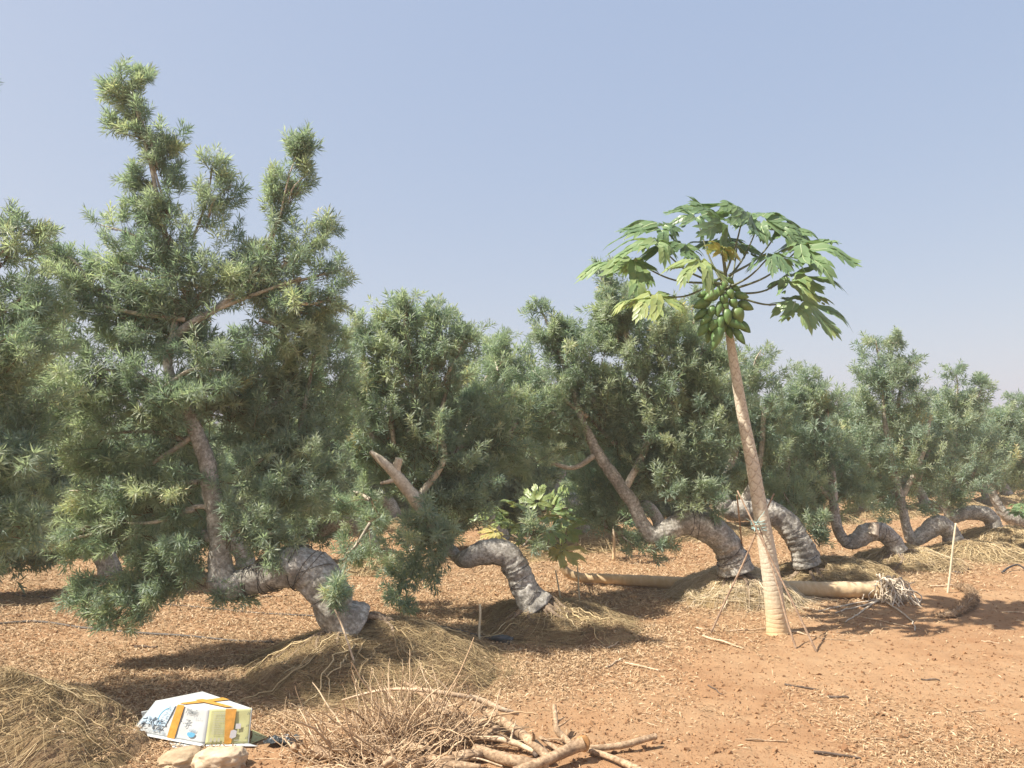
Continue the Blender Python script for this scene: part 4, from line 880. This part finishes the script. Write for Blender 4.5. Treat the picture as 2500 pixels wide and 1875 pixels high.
# tape
mb = MB()
def slant(mb, quad, sb0, sb1, st0, st1, off=.0065):
    n = 12; a_, t = np.meshgrid(np.linspace(0, 1, n), np.linspace(0, 1, n), indexing='ij'); s = (sb0+(sb1-sb0)*a_)*(1-t)+(st0+(st1-st0)*a_)*t
    nn_ = nrm(np.cross(np.array(quad[1])-quad[0], np.array(quad[3])-quad[0])); v = bil(*quad, s, t)+nn_*off; i = np.arange(n*n).reshape(n, n)
    mb.add(v.reshape(-1, 3), np.stack([i[:-1, :-1], i[1:, :-1], i[1:, 1:], i[:-1, 1:]], -1).reshape(-1, 4))
slant(mb, left_q, .50, .60, .43, .56); slant(mb, right_q, .44, .60, .38, .64); slant(mb, top_q, .43, .56, .43, .56, .006); strip(mb, top_q, .38, .40, .98, .60, off=.0075)
tp_ = mb.build('tape', M['tape'], box)
# print
mb = MB(); strip(mb, left_q, .02, .30, .40, .97, off=.0052)
ov = mb.build('blue_print', M['carton_blue'], box)
mbk = {k: MB() for k in ('ink', 'ink_blue', 'ink_slate', 'ink_grey', 'label_grey')}
r = np.random.default_rng(5)
for k in range(46):
    s = r.uniform(.06, .40); t = r.uniform(.14, .50)*(1-.5*abs(s-.2)); a = r.uniform(.2, 2.6); L = r.uniform(.03, .07); wd = .008
    dx, dy = math.cos(a)*L*.5, math.sin(a)*L; nx_, ny_ = -math.sin(a)*wd, math.cos(a)*wd*1.6
    decal(mbk['ink_slate' if k % 3 else 'ink'], left_q, [(s-dx-nx_, t-dy-ny_), (s+dx-nx_, t+dy-ny_), (s+dx+nx_, t+dy+ny_), (s-dx+nx_, t-dy+ny_)], .0062+.0001*k)
for k in range(22):   # round blue line motif and squiggles
    a = .5*math.pi+k/22*math.pi; b_ = a+math.pi/22*.98
    f_ = lambda an, ra: (.32+.085*ra*math.cos(an), .60+.25*ra*math.sin(an))
    decal(mbk['ink_blue'], left_q, [f_(a, 1), f_(b_, 1), f_(b_, .86), f_(a, .86)], .0064)
for k in range(26):
    s = .33+.07*math.sin(k*1.9)*r.uniform(.3, 1); t = .35+k*.022; decal(mbk['ink'], left_q, [(s, t), (s+.03, t+.02), (s+.034, t+.035), (s+.004, t+.012)], .0066+.0001*k)
pol = [(.80+.055*math.cos(a), .22+.10*math.sin(a)) for a in np.linspace(math.pi, 2*math.pi, 14)]+[(.80+.055*math.cos(a), .23+.035*math.sin(a)) for a in np.linspace(0, math.pi, 8)]
decal(mbk['ink_blue'], left_q, pol, .0062)
for k in range(6): s = .76+k*.017; decal(mbk['ink_slate'], left_q, [(s, .27+.03*(k % 2)), (s+.009, .28), (s+.013, .36+.03*(k % 2)), (s+.006, .35)], .0064)
for k in range(13):   # block of small print on the yellow end
    t = .90-k*.05; e_ = .38 if k not in (6, 7, 8) else .28; s = .12
    while s < e_:
        l = r.uniform(.02, .06); decal(mbk['ink_grey'], right_q, [(s, t-.018), (min(s+l, e_), t-.018), (min(s+l, e_), t), (s, t)], .0058); s += l+.012
decal(mbk['label_grey'], right_q, [(.66, .42), (.78, .42), (.78, .57), (.66, .57)], .0062)
decal(mbk['label_grey'], right_q, [(.545, .18), (.60, .14), (.69, .19), (.70, .36), (.63, .40), (.56, .37)], .0072)
for t in (.12, .47, .82):
    for k in range(2): decal(mbk['ink'], right_q, [(.90+k*.035, t), (.912+k*.035, t), (.935+k*.035, t+.07), (.923+k*.035, t+.07)], .0058)
for k in range(3): decal(mbk['ink_grey'], right_q, [(.10+k*.09, .06), (.15+k*.09, .06), (.15+k*.09, .17), (.10+k*.09, .17)], .0058)
for k in range(3): s = .66+k*.05; decal(mbk['ink_grey'], right_q, [(s, .08), (s+.03, .08), (s+.03, .11), (s, .11)], .0058)
for key, mm in mbk.items():
    if mm.n: mm.build('printed_mark', M[key], box)
def text(s, quad, s0, t0, h, wfac, mat, shear=0.0, sp_=1.0):
    cu = bpy.data.curves.new('lettering', 'FONT'); cu.body = s; cu.size = 1; cu.shear = shear; cu.space_character = sp_; cu.resolution_u = 3
    to = bpy.data.objects.new('lettering', cu); C.objects.link(to); dg = bpy.context.evaluated_depsgraph_get(); me = bpy.data.meshes.new_from_object(to.evaluated_get(dg))
    bpy.data.objects.remove(to)
    nn_ = nrm(np.cross(np.array(quad[1])-quad[0], np.array(quad[3])-quad[0]))
    co = np.array([v.co[:] for v in me.vertices])
    if len(co) == 0: return
    w_ = bil(*quad, s0+co[:, 0]*h*wfac, t0+co[:, 1]*h)+nn_*.0068
    me.vertices.foreach_set('co', w_.astype(np.float32).ravel()); me.materials.clear(); me.materials.append(mat)
    o = bpy.data.objects.new('lettering', me); C.objects.link(o); o.parent = box; o.matrix_parent_inverse = Matrix.Translation(box.location).inverted()
text('Tibeli', left_q, .60, .78, .20, .45, M['ink'], .3); text('子', left_q, .655, .40, .26, .40, M['ink']); text('·', left_q, .60, .42, .3, .4, M['ink'])
text('日 新 一 番', left_q, .20, .085, .085, .60, M['ink_slate']); text('n e r e', left_q, .78, .66, .10, .45, M['ink_slate'])
# stones by the carton
def rock(name, label, cx, cy, w_, d_, h_, seed, mat, rot=0):
    bm = bmesh.new(); bmesh.ops.create_icosphere(bm, subdivisions=5, radius=1)
    g = G(cx, cy); co = np.array([v.co[:] for v in bm.verts]); 
    n1 = fbm(co*1.3+seed, 3, seed); n2 = fbm(co*5+seed, 3, seed+3); co = co*(1+.35*n1+.10*n2+.05*fbm(co*14+seed, 3, seed+5))[:, None]
    co = np.sign(co)*np.abs(co)**.85; co = co*[w_, d_, h_]; co[:, 2] = np.maximum(co[:, 2], -h_*.5)
    c, s = math.cos(rot), math.sin(rot); co = np.stack([co[:, 0]*c-co[:, 1]*s, co[:, 0]*s+co[:, 1]*c, co[:, 2]], -1)+[g[0], g[1], h_*.35]
    for v, p in zip(bm.verts, co): v.co = p
    me = bpy.data.meshes.new(name); bm.to_mesh(me); bm.free(); me.materials.append(mat); me.polygons.foreach_set('use_smooth', np.ones(len(me.polygons), bool))
    o = bpy.data.objects.new(name, me); C.objects.link(o); return tag(o, label, 'rock')
rock('rock', 'pale cream stone in front of the carton', 475, 1658, .135, .08, .075, 3, M['rock'])
rock('rock', 'flat brown stone half under the carton, left of the pale stone', 390, 1650, .115, .10, .05, 8, M['rock_b'], .5)
# crumpled black plastic
bm = bmesh.new(); bmesh.ops.create_grid(bm, x_segments=26, y_segments=18, size=1); g = G(610, 1610)
for v in bm.verts:
    n = mnoise.noise(v.co*2.2)+.5*mnoise.noise(v.co*6+Vector((3, 1, 5))); v.co = Vector((g[0]+v.co.x*.085+.012*n, g[1]+v.co.y*.055+.01*n, .028+abs(n)*.035*(1-.4*v.co.length)))
me = bpy.data.meshes.new('plastic_scrap'); bm.to_mesh(me); bm.free(); me.materials.append(M['plastic']); o = bpy.data.objects.new('plastic_scrap', me); C.objects.link(o)
sm = o.modifiers.new('s', 'SOLIDIFY'); sm.thickness = .002; tag(o, 'crumpled dark plastic scrap to the right of the carton', 'scrap')

# ------------------------------------------------------------------ pile of cut branches and dry roots, front centre
def Z2(x, y): return ((800+x/2.602)/K, (1600+y/2.602)/K)
PILE = 'dead branches heaped in the front'
def branch(label, pts, mat='dead', seed=1, bump_=.09, name='branch', twigs=0, sides=14):
    """pts: zoom x, zoom y, radius zoom px, height of centre"""
    path = []
    for x, y, rz, h in pts:
        u, v = Z2(x, y); p = G(u, v, h); path.append([*p, rz/2.602*p[1]/F])
    mb = MB(); add_limb(mb, np.array(path), n=70, sides=sides, bump=bump_, freq=18, seed=seed, knots=.14)
    r = np.random.default_rng(seed); pa = catmull(np.array(path), 40)
    for k in range(twigs):
        c = pa[r.integers(4, 36)]; d = nrm(r.normal(size=3)+[0, 0, .9]); L = r.uniform(.04, .16)
        add_limb(mb, np.array([[*c[:3], c[3]*.45], [*(c[:3]+d*L*.5+r.normal(0, .008, 3)), c[3]*.3], [*(c[:3]+d*L), .0015]]), n=8, sides=6, bump=.03, seed=k)
    return tag(mb.build(name, M[mat]), label, 'branch', PILE)
branch('long thin bowed branch lying on top along the back of the heap', [(90, 285, 4, .13), (250, 240, 7, .17), (420, 215, 10, .20), (620, 222, 13, .22), (800, 250, 15, .20), (960, 280, 16, .16), (1100, 340, 15, .12), (1210, 372, 12, .08)], 'dead_pale', 11, twigs=7)
branch('pole sloping from the mound down into the heap', [(490, 170, 9, .15), (600, 250, 13, .12), (700, 330, 15, .09), (800, 410, 15, .05)], 'dead', 12)
branch('second sloping pole, right of the first and partly under the bowed branch', [(560, 200, 10, .13), (720, 290, 14, .10), (860, 380, 16, .07), (960, 450, 15, .04)], 'dead', 13)
branch('thick rough branch running diagonally down through the heap middle', [(930, 300, 20, .10), (1060, 390, 26, .09), (1200, 480, 30, .08), (1330, 580, 30, .07), (1400, 650, 26, .05)], 'dead', 14, twigs=5)
branch('grey branch parallel to and left of the thickest diagonal one', [(980, 400, 12, .06), (1110, 440, 14, .05), (1250, 540, 15, .05), (1330, 640, 15, .04)], 'dead_dark', 15)
branch('pale peeled branch curving in the middle of the heap', [(960, 525, 13, .06), (1080, 530, 17, .07), (1200, 560, 18, .06), (1310, 610, 13, .05)], 'dead_pale', 16, twigs=3)
branch('thick bowed log low at the front, cracked on top', [(935, 590, 26, .05), (1040, 630, 34, .05), (1160, 665, 36, .05), (1290, 690, 34, .04), (1400, 700, 28, .03)], 'dead', 17, name='log', twigs=2)
branch('forked stub rising at the right of the heap', [(1440, 318, 13, .16), (1448, 400, 15, .12), (1455, 470, 20, .08), (1500, 520, 20, .05), (1550, 570, 18, .04)], 'dead', 18, twigs=3)
branch('blunt straight branch pointing right from the sawn end', [(1660, 590, 18, .04), (1780, 582, 20, .045), (1900, 565, 21, .05), (2000, 535, 20, .06), (2085, 515, 19, .065)], 'dead', 19)
branch('branch sloping down to the right out of the picture bottom', [(1650, 600, 16, .04), (1780, 640, 18, .035), (1900, 690, 19, .035), (2040, 760, 18, .035)], 'dead', 20)
branch('short curved root piece lying before the tangle', [(620, 605, 10, .05), (720, 560, 13, .06), (870, 520, 11, .06)], 'dead', 21)
branch('thin wiry root along the bottom of the heap', [(700, 640, 5, .05), (800, 655, 6, .05), (950, 655, 6, .05), (1110, 705, 5, .03)], 'dead_pale', 22)
branch('slim stick crossing near the bottom left of the tangle', [(150, 590, 9, .03), (230, 640, 10, .03), (330, 670, 9, .03)], 'dead_pale', 23)
branch('thin branch reaching right along the lower middle of the heap', [(1350, 520, 12, .06), (1420, 570, 13, .05), (1480, 610, 12, .04)], 'dead', 24)
branch('broken brown piece low between the log and the tangle', [(640, 640, 20, .04), (700, 690, 30, .04), (720, 760, 28, .03)], 'dead', 25)
branch('stout pale root lying under the bowed branch', [(650, 300, 16, .05), (760, 360, 22, .06), (880, 420, 24, .05), (960, 520, 20, .04)], 'dead', 26, twigs=6)
# log with the sawn face
lg = thing('log', 'log with a fresh round sawn end facing up at the right of the heap', 'log', G(*Z2(1500, 640)), PILE)
path = []
for x, y, rz, h in [(1180, 740, 27, .03), (1330, 690, 31, .05), (1470, 630, 33, .07), (1560, 585, 36, .085), (1625, 560, 42, .10)]:
    p = G(*Z2(x, y), h); path.append([*p, rz/2.602*p[1]/F])
path = np.array(path); mb = MB(); v, f, t_ = limb(path, 26, 80, .05, 14, seed=33, knots=.08); mb.add(v, f); mb.build('trunk', M['dead'], lg)
e = path[-1]; dirv = nrm(np.array([.22, -.90, .34])); u_ = nrm(np.cross(dirv, [0, 0, 1.])); w2 = np.cross(u_, dirv); vs = [e[:3]+dirv*.012]
for rr in (.33, .66, 1.0):
    for k in range(28): a = k/28*2*math.pi; vs.append(e[:3]+dirv*(.012-.002*rr)+(u_*math.cos(a)*.92+w2*math.sin(a)*1.12)*e[3]*rr*1.02*(1+.03*math.sin(3*a)))
for k in range(28): a = k/28*2*math.pi; vs.append(e[:3]-dirv*.035+(u_*math.cos(a)*.92+w2*math.sin(a)*1.05)*e[3]*1.0)
mb = MB(); tri = [[0, 1+k, 1+(k+1) % 28] for k in range(28)]; mb.add(np.array(vs), np.array(tri))
qd = []
for ring_ in range(3):
    for k in range(28): qd.append([1+ring_*28+k, 1+(ring_+1)*28+k, 1+(ring_+1)*28+(k+1) % 28, 1+ring_*28+(k+1) % 28])
mb.f.setdefault(4, []).append(np.array(qd)); mb.mi.setdefault(4, []).append(np.zeros(len(qd), int)); mb.build('sawn_end', M['sawn'], lg)
# root tangles
def root_clump(label, cx, cy, n, spread, ht, seed, up=1.0, mat='fibre_dry'):
    u, v = Z2(cx, cy); c = G(u, v, 0.02); r = np.random.default_rng(seed); t = thing('root_clump', label, 'roots', c, 'dry root tangles at the front')
    Kp = 14; s = np.linspace(0, 1, Kp); a = r.uniform(0, 2*math.pi, n); el = r.uniform(.15, 1.35, n)*up; L = spread*r.uniform(.35, 1.25, n)
    d = np.stack([np.cos(a)*np.cos(el), np.sin(a)*np.cos(el)*.7, np.sin(el)*ht], -1); st = c+r.normal(0, 1, (n, 3))*[spread*.33, spread*.2, .015]
    wob = np.cumsum(np.cumsum(r.normal(0, .0035, (n, Kp, 3)), 1), 1)+r.normal(0, .002, (n, Kp, 3))
    pth = st[:, None]+d[:, None]*(L[:, None]*s)[..., None]+wob+np.array([0, 0, -1])*(L[:, None]*s**2*.25*r.uniform(0, 1, (n, 1)))[..., None]
    pth[..., 2] = np.maximum(pth[..., 2], .008)
    v_, q_ = tubes(pth, (r.uniform(.0018, .0045, n)+.004*(r.random(n) < .12))[:, None]*(1-.6*s)[None], 5); mb = MB(); mb.add(v_, q_, np.repeat(r.uniform(.1, 1, n), Kp*5)); mb.build('fine_roots', M[mat], t)
    mb = MB()
    for k in range(9):
        p = c+np.array([r.normal(0, spread*.3), r.normal(0, spread*.16), .03]); e2 = p+np.array([r.normal(0, .09), r.normal(0, .05), r.uniform(-.01, .05)])
        add_limb(mb, np.array([[*p, .018], [*((p+e2)/2+r.normal(0, .012, 3)), .026], [*e2, .012]]), n=18, sides=10, bump=.16, freq=16, seed=k, knots=.2)
    mb.build('root_stock', M['dead'], t)
    return t
root_clump('upright fan of dry roots in the middle of the heap', 480, 560, 270, .36, 1.0, 61)
root_clump('low dry root tangle at the left end of the heap', 90, 640, 230, .34, .55, 62)
root_clump('tangle of thin roots leaning right against the diagonal branch', 760, 530, 190, .34, .7, 63)
root_clump('flattened mass of dry roots at the very bottom of the picture', 430, 720, 190, .42, .5, 64)

# ------------------------------------------------------------------ loose sticks on open ground
TW = 'loose twigs scattered on the soil'
sticks = [((1518, 1377), (1606, 1405), .011, 'dead_pale', 'straight pale stick left of the papaya foot, nearer one'), ((1502, 1357), (1546, 1365), .010, 'dead_pale', 'short pale stick at the foot of the slanting pole'),
    ((1575, 1365), (1672, 1358), .007, 'dead_pale', 'crooked pale twig touching the papaya foot from the left'), ((1690, 1364), (1762, 1376), .012, 'dead_pale', 'pale stick right of the papaya foot'),
    ((1762, 1378), (1860, 1388), .006, 'dead', 'thin curved twig right of the papaya foot'), ((1308, 1442), (1352, 1422), .009, 'dead_pale', 'slanting stick in the shade, left one of a crossed pair'),
    ((1350, 1434), (1425, 1452), .010, 'dead_pale', 'stick in the shade, right one of a crossed pair'), ((1312, 1404), (1340, 1388), .009, 'dead_pale', 'short slanting stick right of the rooty mound'),
    ((1990, 1470), (2030, 1472), .008, 'dead_dark', 'dark twig on the bare sand at right'), ((1758, 1628), (1860, 1640), .009, 'dead_dark', 'long dark twig at the bottom edge of the sand'),
    ((1790, 1508), (1835, 1512), .010, 'dead_dark', 'dark bark scrap in the centre of the bare sand'), ((2080, 1540), (2128, 1536), .006, 'dead', 'fine straight twig far out on the right sand'),
    ((1440, 1500), (1480, 1512), .007, 'dead', 'small brown twig on sand left of centre'), ((1610, 1600), (1700, 1604), .006, 'dead', 'fine twig low in the sand, below the papaya'),
    ((1840, 1330), (1990, 1362), .006, 'dead_pale', 'long pale root strand below the fallen papaya roots'), ((1880, 1600), (1935, 1604), .006, 'dead', 'fine twig near the bottom right'),
    ((2120, 1390), (2160, 1396), .007, 'dead_pale', 'pale twig beneath the crown shadow at right'), ((2010, 1270), (2060, 1268), .014, 'dead_pale', 'pale crescent of dry bark left of the tall stake'),
    ((2160, 1325), (2240, 1330), .008, 'dead_pale', 'pale twig at the right edge'), ((1530, 1480), (1560, 1500), .006, 'dead_dark', 'thin dark twig left of the bare sand'),
    ((1010, 1425), (1055, 1440), .007, 'dead_pale', 'pale twig below the short stake'), ((1300, 1590), (1330, 1500), .004, 'dead_dark', 'thin dark stem right of the heap'),
    ((290, 1400), (340, 1402), .012, 'dead_dark', 'dark bark piece behind the carton'), ((560, 1290), (620, 1288), .010, 'dead_dark', 'small dark stick under the arched trunk'),
    ((1695, 1480), (1770, 1492), .008, 'dead_dark', 'dark twig on sand straight below the papaya')]
for k, (a, b, rr, mt, lb) in enumerate(sticks):
    if k == 21: continue
    stick('twig', lb, 'twig', GS(*a, rr*.8), GS(*b, rr*.9), rr, rr*.55, M[mt], TW, 80+k, .004, 20, 7)
# thin root strings reaching out from the mounds across the ground
# ------------------------------------------------------------------ litter and clods
def litter(n, seed, region, fdens, name, label, L=(.02, .06), W=(.0016, .0044), tl=(.1, .95)):
    r = np.random.default_rng(seed); xs, ys = [], []
    tot = 0
    while tot < n:
        u = r.uniform(-80, 2292, n); v = 985+ (1680-985)*r.random(n)**region
        a = (u*K-CX)/F; b = (CY-v*K)/F; dy = cp-b*sp; dz = sp+b*cp; ok = dz < -.01; t = -EYE/dz; x = a*t; y = dy*t
        ok &= (y < 30) & (y > 3) ; ok &= r.random(n) < fdens(x, y)
        xs.append(x[ok]); ys.append(y[ok]); tot += ok.sum()
    x = np.concatenate(xs)[:n]; y = np.concatenate(ys)[:n]; n = len(x)
    z = ground_h(x, y)
    keepm = np.ones(n, bool)
    for k, c in MC.items():
        R, h = MOUNDS[k][1:]; rr_m = np.hypot(x-c[0], y-c[1]); keepm &= (rr_m > R*.97) | (r.random(n) < .10+.5*np.clip(rr_m/R-.6, 0, 1)); z = np.maximum(z, z+np.maximum(mound_h(x-c[0], y-c[1], R, h, k+30), 0)*(np.hypot(x-c[0], y-c[1]) < R*1.0))
    x, y, z = x[keepm], y[keepm], z[keepm]; n = len(x)
    dist = y/5.0; ln = r.uniform(*L, n)*np.clip(dist, .8, 2.2)**.6; wd = r.uniform(*W, n)*np.clip(dist, .8, 3)**.8
    a = r.uniform(0, 2*math.pi, n); tl_ = r.normal(0, .28, n)
    d = np.stack([np.cos(a)*np.cos(tl_), np.sin(a)*np.cos(tl_), np.sin(tl_)], -1); s = nrm(np.cross(d, np.array([0, 0, 1.])+r.normal(0, .35, (n, 3))))
    c = np.stack([x, y, z+.004+np.abs(np.sin(tl_))*ln*.45], -1); up = np.cross(s, d)
    base = c-d*ln[:, None]*.5; tip = c+d*ln[:, None]*.5; mid = c+up*(ln*r.uniform(.02, .2, n))[:, None]
    v = np.stack([base, mid+s*wd[:, None], tip, mid-s*wd[:, None]], 1).reshape(-1, 3)
    col = np.clip(r.beta(2.5, 2.0, n)*(tl[1]-tl[0])+tl[0], 0, 1)
    o = mesh_np(name, v, np.arange(n*4).reshape(n, 4), M['litter'], None, smooth=False, face_attr={'tint': col}); tag(o, label, None, None, 'stuff'); o['category'] = 'litter'
    return o
def dens_f(x, y):
    # thick under and behind the row, thin on the open sand at lower right
    line = (y-MC[1][1])-(x-MC[1][0])*.77       # >0 behind the row
    n = fbm(np.stack([x*.9, y*.9, 0*x], -1), 4, 77, .7)
    return np.clip(.50+.52*np.tanh((line+1.2)*1.4)+1.0*n, .02, 1)
litter(190000, 5, .9, dens_f, 'leaf_litter', 'dry narrow leaves strewn over the red soil')
def clods(n, seed):
    r = np.random.default_rng(seed); u = r.uniform(-50, 2262, n); v = 1150+530*r.random(n)**.8
    a = (u*K-CX)/F; b = (CY-v*K)/F; t = -EYE/(sp+b*cp); x = a*t; y = (cp-b*sp)*t; z = ground_h(x, y)
    s = r.gamma(1.6, .0026, n)+.0015; base = np.array([[1, 0, 0], [-.5, .87, 0], [-.5, -.87, 0], [.35, .5, .8], [-.6, 0, .7], [.3, -.5, .75]])
    fc = np.array([[0, 1, 3], [1, 4, 3], [1, 2, 4], [2, 5, 4], [2, 0, 5], [0, 3, 5], [3, 4, 5]])
    V = base[None]+r.normal(0, .2, (n, 6, 3)); an = r.uniform(0, 6.28, n); c, q = np.cos(an)[:, None], np.sin(an)[:, None]
    V = np.stack([V[..., 0]*c-V[..., 1]*q, V[..., 0]*q+V[..., 1]*c, V[..., 2]], -1)*s[:, None, None]+np.stack([x, y, z-.001], -1)[:, None]
    f = (fc[None]+np.arange(n)[:, None, None]*6).reshape(-1, 3)
    o = mesh_np('soil_clods', V.reshape(-1, 3), f, M['clod'], None, smooth=False, attrs={'tint': np.repeat(r.random(n), 6)}); tag(o, 'small clods and grit of red soil', None, None, 'stuff'); o['category'] = 'clods'
clods(26000, 9)

# ------------------------------------------------------------------ thin haze over the orchard, added also to lift the dark foliage
bm = bmesh.new(); bmesh.ops.create_cube(bm, size=1)
for v in bm.verts: v.co = Vector((v.co.x*160, 30+v.co.y*120, 2.1+v.co.z*6.6))
me = bpy.data.meshes.new('haze'); bm.to_mesh(me); bm.free()
hz = bpy.data.materials.new('thin_haze'); hz.use_nodes = True; ht = hz.node_tree; ht.nodes.remove(ht.nodes['Principled BSDF'])
pv = ht.nodes.new('ShaderNodeVolumePrincipled'); pv.inputs['Color'].default_value = (.86, .90, .95, 1); pv.inputs['Density'].default_value = HAZE; pv.inputs['Anisotropy'].default_value = .2
ht.links.new(pv.outputs[0], ht.nodes['Material Output'].inputs['Volume']); me.materials.append(hz)
o = bpy.data.objects.new('haze', me); C.objects.link(o); tag(o, kind='stuff')
